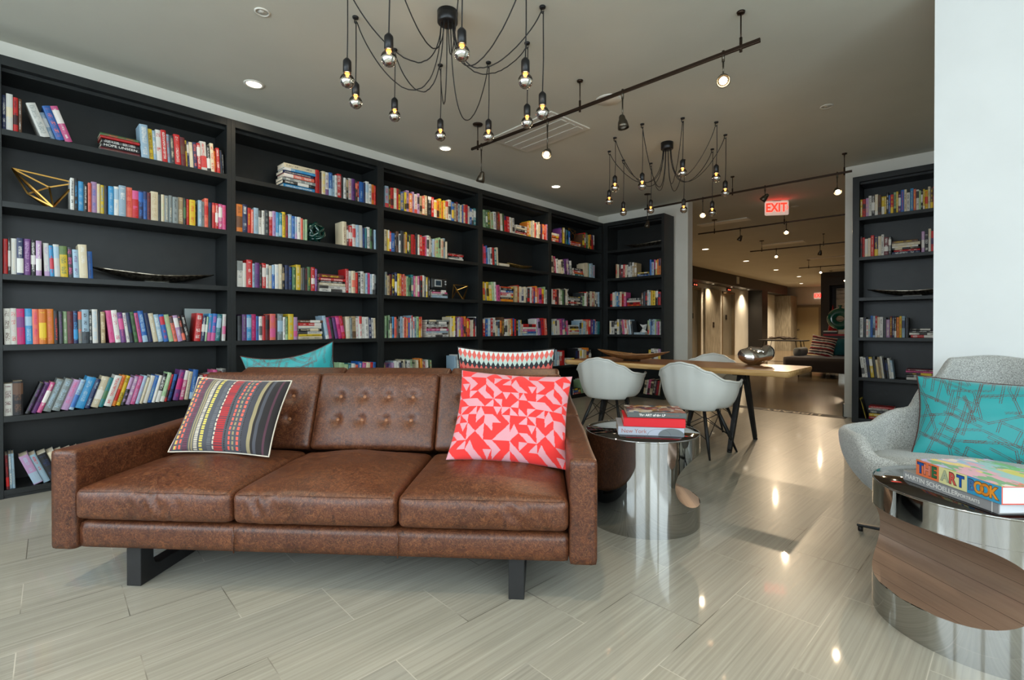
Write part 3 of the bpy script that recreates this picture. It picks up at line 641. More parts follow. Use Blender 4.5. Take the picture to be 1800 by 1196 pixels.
# ------------------------------------------------------------------ cushions
def pillow(name, label, W, Hh, T, patt, material, nu=60, nv=50, pinch=0.07, piping=None, rp=0.004, group=None, dent=0.0, sag=None):
    """local x width, z height, y thickness; front at -y"""
    def P(u, v, s):
        a, b = u * 2 - 1, v * 2 - 1
        ex = 1 - pinch * (1 - b * b); ez = 1 - pinch * (1 - a * a) * (1.0)
        t = (max(0, 1 - abs(a) ** 2.4) ** 0.55) * (max(0, 1 - abs(b) ** 2.4) ** 0.55) * T / 2
        t += 0.006 * noise.noise(Vector((a * 3.2, b * 3.2, s + W * 9))) * (1 - a ** 4) * (1 - b ** 4) * min(1, t * 60)
        x, z = a * W / 2 * ex, b * Hh / 2 * ez
        if sag: z += sag(a) * smooth(b * .5 + .5); 
        return Vector((x, s * t, z))
    mb = MB(); mb.grid(lambda u, v: P(u, v, -1), nu, nv); nf = len(mb.f); mb.grid(lambda u, v: P(u, v, 1), nu, nv, flip=True)
    me = mb.mesh(name, material)
    if patt:
        at = me.color_attributes.new('pattern', 'FLOAT_COLOR', 'CORNER'); cols = []
        for s in (0, 1):
            for j in range(nv):
                for i in range(nu):
                    c = patt((i + .5) / nu, (j + .5) / nv); cols += [c[0], c[1], c[2], 1] * 4
        at.data.foreach_set('color', cols)
    bm = bmesh.new(); bm.from_mesh(me); bmesh.ops.remove_doubles(bm, verts=bm.verts, dist=1e-5); bm.to_mesh(me); bm.free()
    o = bpy.data.objects.new(name, me); sc.collection.objects.link(o); tag(o, label, 'cushion', group)
    if piping:
        pts = [P(i / 40, 0, 1) for i in range(40)] + [P(1, j / 30, 1) for j in range(30)] + [P(1 - i / 40, 1, 1) for i in range(40)] + [P(0, 1 - j / 30, 1) for j in range(30)]
        MB().tube(pts, rp, 6, closed=True).obj('piping', piping, o)
    return o
def place(o, loc, rz, tilt, roll=0):
    o.matrix_world = Matrix.Translation(loc) @ Matrix.Rotation(rz, 4, 'Z') @ Matrix.Rotation(tilt, 4, 'X') @ Matrix.Rotation(roll, 4, 'Y')
C_ = lambda *a: srgb(*a)
# striped woven cushion: bands run up the cushion, some broken into dashes
STR = []
def band(w, c, d=None, f=0): STR.append((w, c, d, f))
slate, plum, redd, coral, yel, pale, olive, blk = C_(74, 76, 84), C_(84, 50, 64), C_(176, 44, 46), C_(226, 96, 80), C_(214, 196, 92), C_(206, 196, 176), C_(150, 138, 104), C_(36, 32, 34)
for b in [(2, plum), (1, slate), (1.2, yel, slate, 16), (1, coral, slate, 16), (1.2, slate), (1.4, coral, slate, 15), (1, slate), (3, plum, C_(110, 62, 84), 40), (1, slate), (1, olive), (.6, slate), (1, olive), (.8, slate), (2.4, pale, slate, 46), (1, slate), (2.2, yel, slate, 34), (3, slate), (2.4, C_(96, 98, 104), slate, 40), (.8, slate), (1.1, pale, slate, 18),
          (5.2, redd, plum, 36), (1, slate), (.7, blk, slate, 44), (1.8, slate), (1.4, coral, slate, 17), (1.2, slate), (1.1, olive, slate, 17), (1.6, slate), (1.4, coral, slate, 17), (1.2, slate), (.7, blk, slate, 44), (3.2, C_(62, 62, 70)), (2, olive), (1.4, blk), (2, slate), (3.5, blk), (1.2, plum), (3, blk)]: band(*(list(b) + [None, 0][len(b) - 2:]) if len(b) < 4 else b)
_tot = sum(s[0] for s in STR)
def striped(u, v):
    x = u * _tot
    for w_, c, d, f in STR:
        if x < w_: return d if d and (v * f) % 1 < 0.32 else c
        x -= w_
    return blk
M_str = attr_mat('striped_wool'); M_geo = attr_mat('geometric_weave'); M_teal = attr_mat('teal_satin', 0.5, 0.4, 1200, 0.1)
M_ivory = mat('ivory_piping', srgb(214, 206, 190), 0.8); M_brownpipe = mat('brown_piping', srgb(70, 42, 38), 0.8)
p1 = pillow('striped_cushion', 'grey and red striped woven cushion leaning in the sofa corner, ivory piping', 0.51, 0.40, 0.14, striped, M_str, 210, 150, 0.06, M_ivory, 0.004)
place(p1, sofa_frame(-1.575, 0.47, 0.655), TH + 0.02, math.radians(-30), math.radians(2))
red, pink = C_(232, 48, 46), C_(214, 150, 160)
def pinwheel(u, v):
    # half square triangles: pink arrowheads on red chevrons
    x = u * 13 + v * .9; y = v * 11; i, j = math.floor(x), math.floor(y); a, b = x - i, y - j
    k = PWT[(j * 3 + 0) % 8 if False else j % 8][(i + (j // 8) * 3) % 8]
    on = (False, b > a, b < a, b > 1 - a, b < 1 - a, True, abs(a - .5) < b * .5, abs(a - .5) < (1 - b) * .5)[k]
    return pink if on else red
PWT = [[4, 0, 3, 4, 6, 1, 2, 3], [1, 2, 7, 0, 3, 4, 0, 4], [3, 4, 1, 3, 0, 2, 5, 1], [0, 6, 4, 2, 3, 0, 2, 7], [2, 3, 0, 1, 5, 4, 3, 0], [4, 1, 2, 7, 0, 6, 1, 4], [0, 3, 5, 4, 2, 3, 0, 2], [7, 0, 1, 3, 4, 1, 6, 3]]
p2 = pillow('red_cushion', 'coral red and pink triangle patterned cushion leaning by the sofa arm', 0.57, 0.47, 0.15, pinwheel, M_geo, 200, 165, 0.07)
place(p2, sofa_frame(-0.155, 0.46, 0.665), TH - 0.05, math.radians(-31), math.radians(3))
teal, tline = C_(28, 150, 152), C_(86, 66, 62)
def seg_lines(seed, n, W, Hh):
    R = random.Random(seed); L = []
    for _ in range(n):
        x, y = R.uniform(-.1, 1.1) * W, R.uniform(-.1, 1.1) * Hh; a = R.choice((1.35, 1.4, -0.42, -0.45, .12)) + R.uniform(-.04, .04)
        for _ in range(R.choice((2, 3, 3))):
            l = R.uniform(.05, .16); x2, y2 = x + math.cos(a) * l, y + math.sin(a) * l
            for off in (0, R.choice((.0075, -.0075))):
                ox, oy = -math.sin(a) * off, math.cos(a) * off; L.append((x + ox, y + oy, x2 + ox, y2 + oy))
            x, y = x2, y2; a = R.choice((1.38, 1.4, -.44, .12, -.42, 1.9)) * R.choice((1, 1, 1, -1))
    return L
def maze(seed, n, W, Hh, base, lw=0.0013):
    L = seg_lines(seed, n, W, Hh); G = {}; cs = 0.02
    for s in L:
        x0, x1 = sorted((s[0], s[2])); y0, y1 = sorted((s[1], s[3]))
        for i in range(int((x0 - .003) // cs), int((x1 + .003) // cs) + 1):
            for j in range(int((y0 - .003) // cs), int((y1 + .003) // cs) + 1): G.setdefault((i, j), []).append(s)
    def f(u, v):
        x, y = u * W, v * Hh
        for x0, y0, x1, y1 in G.get((int(x // cs), int(y // cs)), ()):
            dx, dy = x1 - x0, y1 - y0; t = max(0, min(1, ((x - x0) * dx + (y - y0) * dy) / (dx * dx + dy * dy)))
            if math.hypot(x - x0 - t * dx, y - y0 - t * dy) < lw: return tline
        return base
    return f
p3 = pillow('teal_cushion', 'teal cushion with brown maze lines standing on the sofa behind', 0.66, 0.42, 0.15, maze(5, 66, .66, .42, teal, .0012), M_teal, 260, 170, 0.09, M_brownpipe, 0.004, sag=lambda a: -0.045 * (1 - a * a) + 0.03 * a)
place(p3, sofa_frame(-1.70, 1.30, 0.755), TH, math.radians(14), math.radians(-4))
wht, grn, bl2, rd2, sal = C_(222, 224, 218), C_(188, 204, 194), C_(44, 44, 48), C_(196, 30, 34), C_(224, 104, 92)
def harlequin(u, v):
    x = u * 20; y = (1 - v) * 15; j = math.floor(y); b = y - j; i = x + (j % 2) * .5; a = i - math.floor(i)
    up = abs(a - .5) < b * .5
    pal = [(sal, wht), (grn, sal), (bl2, grn), (sal, bl2), (rd2, sal), (wht, rd2), (bl2, wht)]
    c = pal[j % 7]; return c[0] if up else c[1]
p4 = pillow('diamond_cushion', 'white, black and red diamond patterned cushion standing on the sofa behind', 0.63, 0.42, 0.16, harlequin, M_geo, 260, 160, 0.04, mat('black_piping', srgb(26, 22, 22), 0.8), 0.005, sag=lambda a: -0.02 * (1 - a * a))
place(p4, sofa_frame(-0.245, 1.30, 0.765), TH, math.radians(14), math.radians(1))

# ------------------------------------------------------------------ polished drum side tables
M_drumtop = mat('black_mirror_top', srgb(16, 15, 15), 0.03, 0.0, spec=1.0, coat=0.5)
def plank_mat():
    m = mat('rose_brown_metal_panel', rough=0.32); nt, b, L = parts(m); v = texco(nt, 'Object')
    sx = nt.nodes.new('ShaderNodeSeparateXYZ'); L(v, sx.inputs[0])
    n = N(nt, 'ShaderNodeTexNoise', Scale=18, Detail=3); mp = nt.nodes.new('ShaderNodeMapping'); mp.inputs['Scale'].default_value = (6, .5, 6); L(v, mp.inputs[0]); L(mp.outputs[0], n.inputs['Vector'])
    at = N(nt, 'ShaderNodeAttribute', attribute_name='arc').outputs['Fac']
    ln = math2(nt, 'LESS_THAN', math2(nt, 'FRACT', math2(nt, 'DIVIDE', at, 0.058)), 0.026)
    c = ramp(nt, n.outputs['Fac'], [(0.3, srgb(144, 118, 100)), (0.7, srgb(152, 126, 107))]).outputs[0]
    L(mixc(nt, ln, c, srgb(84, 66, 56)), b.inputs['Base Color']); b.inputs['Metallic'].default_value = 0.35; return m
M_planks = plank_mat()
def drum(label, loc, gx):
    """polished drum with a scooped groove across one side; gx is the direction (angle) the groove faces"""
    R, HH = 0.32, 0.505; zc, hz, dep = 0.265, 0.142, 0.19
    o = thing('drum_side_table', label, 'side table', loc, gx, 'polished drum side tables')
    def cl(z):
        d = (z - zc) / hz
        return R - dep * math.sqrt(max(0, 1 - d * d)) if abs(d) < 1 else R
    zs = [0, 0.06, zc - hz] + [zc - hz * math.cos(PI * i / 28) for i in range(1, 28)] + [zc + hz, 0.45, HH - 0.004]
    NA = 96; sh = MB(); gr = MB(); rings = []; lines = []; arc = 0; arcs = []; pz = None
    for z in zs:
        c = min(R, cl(z)); a0 = math.acos(min(1, c / R))
        rings.append([(R * math.cos(a0 + (2 * PI - 2 * a0) * i / NA), R * math.sin(a0 + (2 * PI - 2 * a0) * i / NA), z) for i in range(NA + 1)])
        h = R * math.sin(a0); lines.append([(c, h * (1 - 2 * j / 12), z) for j in range(13)])
        if pz: arc += math.hypot(z - pz[0], c - pz[1])
        pz = (z, c); arcs.append(arc)
    nz = len(zs)
    sh.add([p for r in rings for p in r], [(i * (NA + 1) + j, i * (NA + 1) + j + 1, (i + 1) * (NA + 1) + j + 1, (i + 1) * (NA + 1) + j) for i in range(nz - 1) for j in range(NA)], 0, True)
    sh.add([(R * math.cos(2 * PI * i / NA), R * math.sin(2 * PI * i / NA), 0) for i in range(NA)], [tuple(range(NA))[::-1]], 0)
    bo = sh.obj('drum_body', M_steel, o)
    bo.data.normals_split_custom_set_from_vertices([(v.co.x / R, v.co.y / R, 0.0) if v.co.x or v.co.y else (0, 0, -1) for v in bo.data.vertices])
    i0 = 2; i1 = nz - 3
    vs = [p for l in lines[i0:i1 + 1] for p in l]; k = i1 - i0 + 1
    gr.add(vs, [(i * 13 + j + 1, i * 13 + j, (i + 1) * 13 + j, (i + 1) * 13 + j + 1) for i in range(k - 1) for j in range(12)], 0, True)
    g = gr.obj('groove_panel', M_planks, o); at = g.data.attributes.new('arc', 'FLOAT', 'POINT'); at.data.foreach_set('value', [arcs[i0 + i] for i in range(k) for j in range(13)])
    MB().lathe([(0, HH - 0.01), (R - 0.001, HH - 0.01), (R - 0.0005, HH - 0.003), (R - 0.003, HH), (0, HH)], n=96).obj('table_top', M_drumtop, o)
    MB().lathe([(R - 0.0015, HH - 0.006), (R + 0.0006, HH - 0.006), (R + 0.0006, HH + 0.0006), (R - 0.0035, HH + 0.0006), (R - 0.0035, HH - 0.001)], n=96).obj('rim', M_steel, o)
    return o
fwv = Vector((-math.sin(YAW), math.cos(YAW), 0)); rtv = Vector((math.cos(YAW), math.sin(YAW), 0))
def ldp(l, d, z=0): return rtv * l + fwv * d + Vector((0, 0, z))
g1 = rtv * math.cos(0.12) - fwv * math.sin(0.12)
t1p = ldp(0.755, 2.83); drum('polished steel drum side table beside the brown sofa arm, three books on it', t1p, math.atan2(g1.y, g1.x))
g2 = -rtv * math.cos(0.1) - fwv * math.sin(0.1)
t2p = ldp(1.72, 1.78); drum('polished steel drum side table before the grey armchair, two books on it', t2p, math.atan2(g2.y, g2.x))

# ------------------------------------------------------------------ large books on the drum tables
def big_book(label, corner, direc, back, z0, L_, D_, T_, cover, group, topmat=None, page=M_page):
    """corner: spine's left end; direc along the spine; back away from the spine"""
    o = bpy.data.objects.new('coffee_table_book', MB().box(0, 0, 0, L_, D_, 0.003).box(0, 0, T_ - 0.003, L_, D_, T_).box(0, 0, 0.003, L_, 0.004, T_ - 0.003).mesh('coffee_table_book', cover))
    sc.collection.objects.link(o); d = Vector(direc).normalized(); o.location = (corner[0], corner[1], z0); o.rotation_euler = (0, 0, math.atan2(d.y, d.x))
    md = o.modifiers.new('bev', 'BEVEL'); md.width = 0.0012; md.segments = 2
    tag(o, label, 'book', group)
    MB().box(0.004, 0.004, 0.003, L_ - 0.004, D_ - 0.004, T_ - 0.003).obj('page_block', page, o)
    if topmat: MB().box(0.0008, 0.0008, T_, L_ - 0.0008, D_ - 0.0008, T_ + 0.0004).obj('cover_picture', topmat, o)
    return o
def patch_mat(name, cols, scale, rough=0.35, stretch=(1, 1, 1), wob=0.3):
    m = mat(name, rough=rough); nt, b, L = parts(m); v = texco(nt, 'Object', stretch)
    n = N(nt, 'ShaderNodeTexNoise', Scale=scale * .7, Detail=2); L(v, n.inputs['Vector']); vv = mixc(nt, wob, v, n.outputs['Color'])
    vo = N(nt, 'ShaderNodeTexVoronoi', Scale=scale); L(vv, vo.inputs['Vector']); s = nt.nodes.new('ShaderNodeSeparateColor'); L(vo.outputs['Color'], s.inputs[0])
    L(ramp(nt, s.outputs[0], [(i / len(cols), srgb(*c)) for i, c in enumerate(cols)], 'CONSTANT').outputs[0], b.inputs['Base Color']); return m
RX = (PI / 2, 0, 0)
Zt = 0.5056
d1 = (math.cos(.60), math.sin(.60)); G1 = 'large books stacked on the drum table by the sofa'
b1 = big_book('pale grey New York picture book, lowest of the stack by the sofa', (-1.432, 2.362), d1, None, Zt, .352, .27, .045, patch_mat('grey_photo_cover', [(190, 196, 206), (150, 158, 166), (205, 208, 214), (88, 92, 98)], 6), G1)
b1.data.materials[0] = mat('pale_grey_cover', srgb(186, 192, 206), 0.3)
text_obj('spine_title', 'New York', 0.032, mat('rust_ink', srgb(178, 112, 100), 0.6), b1, (0.085, -0.0008, 0.022), RX, 0.0003)
arch = MB()
for (c0, r0, r1) in ((0.22, 0.062, 0.0605), (0.285, 0.07, 0.0685)):
    for k in range(16):
        a0, a1 = PI * k / 16, PI * (k + 1) / 16
        q = [(c0 + r * math.cos(a), -0.0007, 0.002 + r * .58 * math.sin(a)) for r, a in ((r0, a0), (r0, a1), (r1, a1), (r1, a0))]; arch.add(q, [(0, 1, 2, 3)])
arch.obj('spine_arches', mat('dark_grey_ink', srgb(60, 64, 68), 0.5), b1)
bg = MB(); bg.add([(0.222, -0.0005, 0.002)] + [(0.285 + 0.068 * math.cos(PI * k / 16), -0.0005, 0.002 + .0395 * math.sin(PI * k / 16)) for k in range(17)], [(0, k + 1, k + 2) for k in range(16)])
bg.obj('spine_picture', mat('mid_grey_ink', srgb(112, 118, 120), 0.5), b1)
b2 = big_book('plain bright red clothbound book in the middle of the stack by the sofa', (-1.412, 2.385), (math.cos(.585), math.sin(.585)), None, Zt + .0462, .33, .255, .047, mat('red_cloth_cover', srgb(222, 24, 38), 0.55), G1)
b3 = big_book('grey Art of the LP book topping the stack by the sofa', (-1.40, 2.405), (math.cos(.615), math.sin(.615)), None, Zt + .0944, .318, .25, .03, mat('slate_cover', srgb(92, 98, 96), 0.35), G1,
              patch_mat('record_sleeve_collage', [(150, 60, 50), (40, 48, 60), (210, 200, 180), (190, 140, 60), (60, 70, 60), (200, 190, 190), (120, 40, 40), (70, 90, 130), (220, 215, 205), (160, 110, 90)], 30, wob=.1))
wi = mat('white_ink', srgb(232, 230, 224), 0.6)
text_obj('spine_title', 'The ART of the LP', 0.0175, wi, b3, (0.135, -0.0008, 0.0145), RX, 0.0003, sx=1.05, bold=.0006)
text_obj('spine_detail', 'CLASSIC ALBUM COVERS', 0.006, mat('rust_ink'), b3, (0.245, -0.0008, 0.0145), RX, 0.0003)
G2 = 'large books stacked on the drum table by the armchair'
d2 = Vector((0.259, -0.250)); d2n = d2.normalized()
b4 = big_book('grey Martin Schoeller Portraits book, the lower one before the armchair', (-0.2, 2.435), d2n, None, Zt, .36, .29, .036, mat('silver_grey_cover', srgb(150, 150, 150), 0.3), G2, page=mat('white_pages', srgb(222, 224, 226), 0.8))
text_obj('spine_title', 'MARTIN SCHOELLER', 0.024, wi, b4, (0.118, -0.0008, 0.0175), RX, 0.0003, sx=0.97)
text_obj('spine_subtitle', 'PORTRAITS', 0.0155, wi, b4, (0.262, -0.0008, 0.0165), RX, 0.0003, sx=0.95)
MB().box(0.338, -0.0006, 0.0, 0.34, 0.0, 0.036).obj('hinge_line', wi, b4)
b5 = big_book('thick many coloured Art Book, the upper one before the armchair', (-0.158, 2.397), Vector((0.222, -0.232)), None, Zt + .0368, .322, .27, .058, mat('red_board', srgb(214, 88, 70), 0.45), G2,
              patch_mat('crayon_cover', [(150, 190, 214), (214, 206, 90), (226, 170, 186), (120, 190, 110), (236, 222, 214), (226, 130, 90), (160, 200, 200), (190, 180, 220), (120, 170, 120), (238, 210, 120)], 14, stretch=(1, 2.2, 1), wob=.25), page=mat('white_pages'))
x = 0.0
for n_, c in ((0.098, (232, 112, 62)), (0.108, (226, 222, 158)), (0.116, (46, 150, 196))):
    MB().box(x + .0004, -0.0004, 0.0006, x + n_ - .0004, 0, 0.0574).obj('spine_block', noise_mat('spine_block_%d' % int(x * 1000), srgb(*c), srgb(*[min(255, int(q * .84 + 30)) for q in c]), 90, .5), b5); x += n_
for ch, cx, c, ol in (('T', .020, (32, 84, 160), 1), ('H', .049, (226, 132, 112), 1), ('E', .078, (52, 110, 70), 1), ('A', .122, (176, 184, 150), 0), ('R', .151, (206, 88, 78), 1), ('T', .182, (24, 88, 176), 1), ('B', .222, (74, 110, 160), 1), ('O', .247, (226, 150, 50), 1), ('O', .269, (214, 130, 40), 1), ('K', .296, (232, 150, 50), 1)):
    if ol: text_obj('letter_outline', ch, 0.053, mat('letter_edge_%s' % ch, srgb(*[int(q * .55) for q in c]), .5), b5, (cx, -0.0007, 0.028), RX, 0.0001, sx=.82, bold=.0034)
    text_obj('letter', ch, 0.05, mat('letter_%s_%d' % (ch, int(cx * 1000)), srgb(*c), .5), b5, (cx, -0.0011, 0.028), RX, 0.0002, sx=.82, bold=.0015)
text_obj('letter_a_edge', 'A', 0.05, mat('letter_a_dark', srgb(120, 124, 104), .5), b5, (.122, -0.0006, 0.028), RX, 0.0001, sx=.84, bold=.003)

# ------------------------------------------------------------------ live edge dining table
M_slab = wood_mat('honey_wood', srgb(124, 78, 40), srgb(158, 104, 56), srgb(184, 132, 78), (0.6, 9, 9), 0.28)
M_edge = wood_mat('pale_sapwood', srgb(176, 134, 80), srgb(204, 162, 104), srgb(222, 184, 128), (0.8, 12, 12), 0.4)
tb = thing('dining_table', 'long live edge wooden dining table on black angled legs', 'table', (-2.2, 4.77, 0))
def slab():
    n = 60; L2 = 1.11; out = []
    for i in range(n + 1):
        x = -L2 + 2 * L2 * i / n; out.append((x, -0.42 + 0.022 * noise.noise(Vector((x * 1.7, 2.2, 0))) + .006 * noise.noise(Vector((x * 9, 1, 0))) + .02 * (x / L2)))
    bk_ = [(x, 0.42 + 0.025 * noise.noise(Vector((x * 1.6, 9.2, 0)))) for x in [L2 - 2 * L2 * i / n for i in range(n + 1)]]
    poly = out + bk_; m = len(poly); mb = MB()
    def ring(s, z): return [(x * (1 - (1 - s) * .2 / L2 * .4), y - math.copysign((1 - s) * .42, y), z) for x, y in poly]
    r = [ring(1 - .06, .692), ring(1.0, .718), ring(1 - .012, .738), ring(1 - .035, .742)]
    mb.add([p for q in r for p in q], [(i * m + j, i * m + (j + 1) % m, (i + 1) * m + (j + 1) % m, (i + 1) * m + j) for i in range(3) for j in range(m)], 1, True)
    mb.add(r[3], [tuple(range(m))], 0); mb.add(r[0], [tuple(range(m))[::-1]], 0); return mb
slab().obj('table_top', [M_slab, M_edge], tb)
for sx, x in ((1, .64), (-1, -.72)):
    f = MB()
    for sy in (-1, 1): f.bar((x, sy * 0.055, .68), (x + sx * 0.0, sy * .345, .018), .07, .045, (1, 0, 0), w2=.038, h2=.034)
    f.box(x - .045, -.16, .665, x + .045, .16, .692)
    for k in range(7):
        a0 = PI * k / 6; f.tube([(x, .05 * math.cos(a0) * .6, .6 + .02 * math.sin(a0))] * 1 + [(x, .05 * math.cos(a0 + PI / 6) * .6, .6 + .02 * math.sin(a0 + PI / 6))], .012, 6) if k < 6 else None
    f.obj('leg_frame', M_blackwood, tb, bevel=.003)
    for sy in (-1, 1): MB().lathe([(0, 0), (.021, 0), (.021, .018), (0, .018)], n=14).obj('foot', M_black, tb, loc=(x, sy * .347, 0))

# ------------------------------------------------------------------ shell armchairs
def interp(tab, x):
    for (a, p), (b, q) in zip(tab, tab[1:]):
        if x <= b: k = smooth((x - a) / (b - a)); return p + (q - p) * k
    return tab[-1][1]
def make_shell_chair(label):
    o = thing('shell_armchair', label, 'chair', group='pale shell armchairs at the table')
    RH = [(0, .435), (.62, .45), (.86, .60), (1.02, .662), (1.5, .655), (1.9, .672), (2.35, .745), (2.8, .80), (PI, .815)]     # rim height by angle from the front
    RR = [(0, .245), (.55, .27), (.9, .325), (1.3, .325), (1.8, .315), (2.3, .29), (2.8, .255), (PI, .25)]      # rim radius
    RB = [(0, .235), (.6, .245), (1.2, .235), (2.0, .215), (PI, .20)]        # where the seat turns up
    def P(u, v):
        th = (u * 2 - 1) * PI; a = abs(th); hr, rr, rb = interp(RH, a), interp(RR, a), interp(RB, a); ox = 0.02
        if v < .55:
            k = v / .55; r = rb * k; z = .425 - .03 * math.sin(k * PI * .5) * (1 - k) + .0 * k - .02 * (a > 2) * k * k
        else:
            k = (v - .55) / .45; s = math.sin(k * PI / 2) ** 1.1; r = rb + (rr - rb) * s ** .9 + .0; z = .425 - .02 * (a > 2) + (hr - .425 + .02 * (a > 2)) * (1 - math.cos(k * PI / 2)) ** .8
            if k > .85 and a > .8: r += (k - .85) / .15 * .012
        return Vector((math.sin(th) * r, -.0 + math.cos(th) * r, z - .015))
    mb = MB(); mb.grid(P, 96, 44, wrapu=True)
    s = mb.obj('seat_shell', M_plastic, o, merge=True, solid=.006)
    rim = MB(); rim.tube([P(i / 96, 1) + Vector((0, 0, -.001)) for i in range(96)], .010, 8, closed=True); rim.obj('rolled_rim', M_plastic, o)
    un = MB(); un.lathe([(0, .372), (.055, .372), (.06, .384), (0, .384)], n=20); un.bar((-.17, -.02, .386), (.17, -.02, .386), .03, .012); un.bar((0, -.15, .386), (0, .13, .386), .03, .012); un.obj('mounting_frame', M_black, o)
    top = []; foot = []
    for sx in (-1, 1):
        for sy in (-1, 1):
            t_, f_ = Vector((sx * .12, sy * .1 - .01, .385)), Vector((sx * .235, sy * .215 - .01, 0)); top.append(t_); foot.append(f_)
            MB().tube([t_, t_.lerp(f_, .5), f_], [.013, .0165, .008], 8).obj('leg', M_blackwood, o)
    br = MB()
    for a, b in ((0, 1), (1, 3), (3, 2), (2, 0)):
        br.tube([top[a].lerp(foot[a], .12), top[b].lerp(foot[b], .62)], .0035, 6); br.tube([top[b].lerp(foot[b], .12), top[a].lerp(foot[a], .62)], .0035, 6)
    br.obj('brace', M_black, o)
    return o
ch = make_shell_chair('pale grey shell armchair'); ch.scale = (1.05, 1.05, 1.0)
ch['label'] = 'pale grey shell armchair tucked in by the silver bowl end, back to camera'
ch.location = (-1.79, 4.30, 0); ch.rotation_euler = (0, 0, math.radians(-8))
c2 = copy_tree(ch); c2['label'] = 'pale grey shell armchair tucked in by the wooden tray, back to camera'; c2.location = (-2.72, 4.33, 0); c2.rotation_euler = (0, 0, math.radians(6))
c3 = copy_tree(ch); c3['label'] = 'pale grey shell armchair on the far side of the table facing the camera'; c3.location = (-2.17, 5.42, 0); c3.rotation_euler = (0, 0, math.radians(184))

# silver knot bowl and wooden tray
kb = MB()
def knot(u, v):
    a = u * 2 * PI; b = v * 2 * PI; R0 = .085 + .012 * math.sin(2 * a + .6); r = .047 + .009 * math.cos(3 * a)
    zz = .062 + .016 * math.sin(a * 2 + 1.2) + .012 * math.cos(a)
    return Vector(((R0 + r * math.cos(b)) * math.cos(a) * 1.15, (R0 + r * math.cos(b)) * math.sin(a), zz + .03 + r * 1.35 * math.sin(b)))
kb.grid(knot, 64, 28); kb.lathe([(0, .006), (.05, .002), (.075, .02), (.09, .05)], n=32)
kb.tube([(-.075, .06, .13), (-.03, .02, .145), (.03, -.02, .14), (.08, -.065, .12)], [.026, .034, .034, .024], 14)
tag(kb.obj('knot_bowl', M_chrome, loc=(-1.515, 4.95, .7425), rot=(0, 0, .4)), 'shiny silver twisted knot bowl on the wooden dining table', 'bowl')
def long_dish(name, label, L_, W_, Hh, material, loc, rz=0, base=True, cat='dish', lip=0.3, group=None, th=.006):
    mb = MB(); nu, nv = 48, 12
    def Q(u, v, off):
        a = u * 2 - 1; w_ = W_ / 2 * (1 - abs(a) ** 2.2) ** .8 + .0008; b = v * 2 - 1
        z0 = Hh * (abs(a) ** 1.9); zr = Hh * (lip + (1 - lip) * abs(a) ** 1.5)
        z = z0 + (zr - z0) * abs(b) ** 2.2 + off
        return Vector((a * L_ / 2, b * w_, z + .01))
    mb.grid(lambda u, v: Q(u, v, 0), nu, nv, flip=True); mb.grid(lambda u, v: Q(u, v, th), nu, nv)
    for vv, fl in ((0, False), (1, True)):
        mb.grid(lambda u, v, vv=vv: Q(u, vv, th * v), nu, 1, flip=fl)
    o = mb.obj(name, material, loc=loc, rot=(0, 0, rz)); tag(o, label, cat, group)
    if base: MB().box(-L_ * .1, -W_ * .12, 0, L_ * .1, W_ * .12, .013).obj('foot', M_bronze if material is not M_pew else mat('pale_foot', srgb(150, 150, 144), .4), o, bevel=.003)
    return o
M_tray = wood_mat('carved_wood', srgb(96, 62, 34), srgb(138, 96, 56), srgb(166, 122, 76), (3, 20, 20), .45)
long_dish('wooden_tray', 'long canoe shaped wooden tray on the dining table', .84, .30, .10, M_tray, (-2.67, 4.68, .742), .05, lip=.55, cat='tray')
long_dish('wooden_bowl', 'small dark wooden bowl at the far side of the dining table', .18, .14, .05, M_tray, (-2.98, 5.05, .742), .4, base=False, lip=.7, cat='bowl')

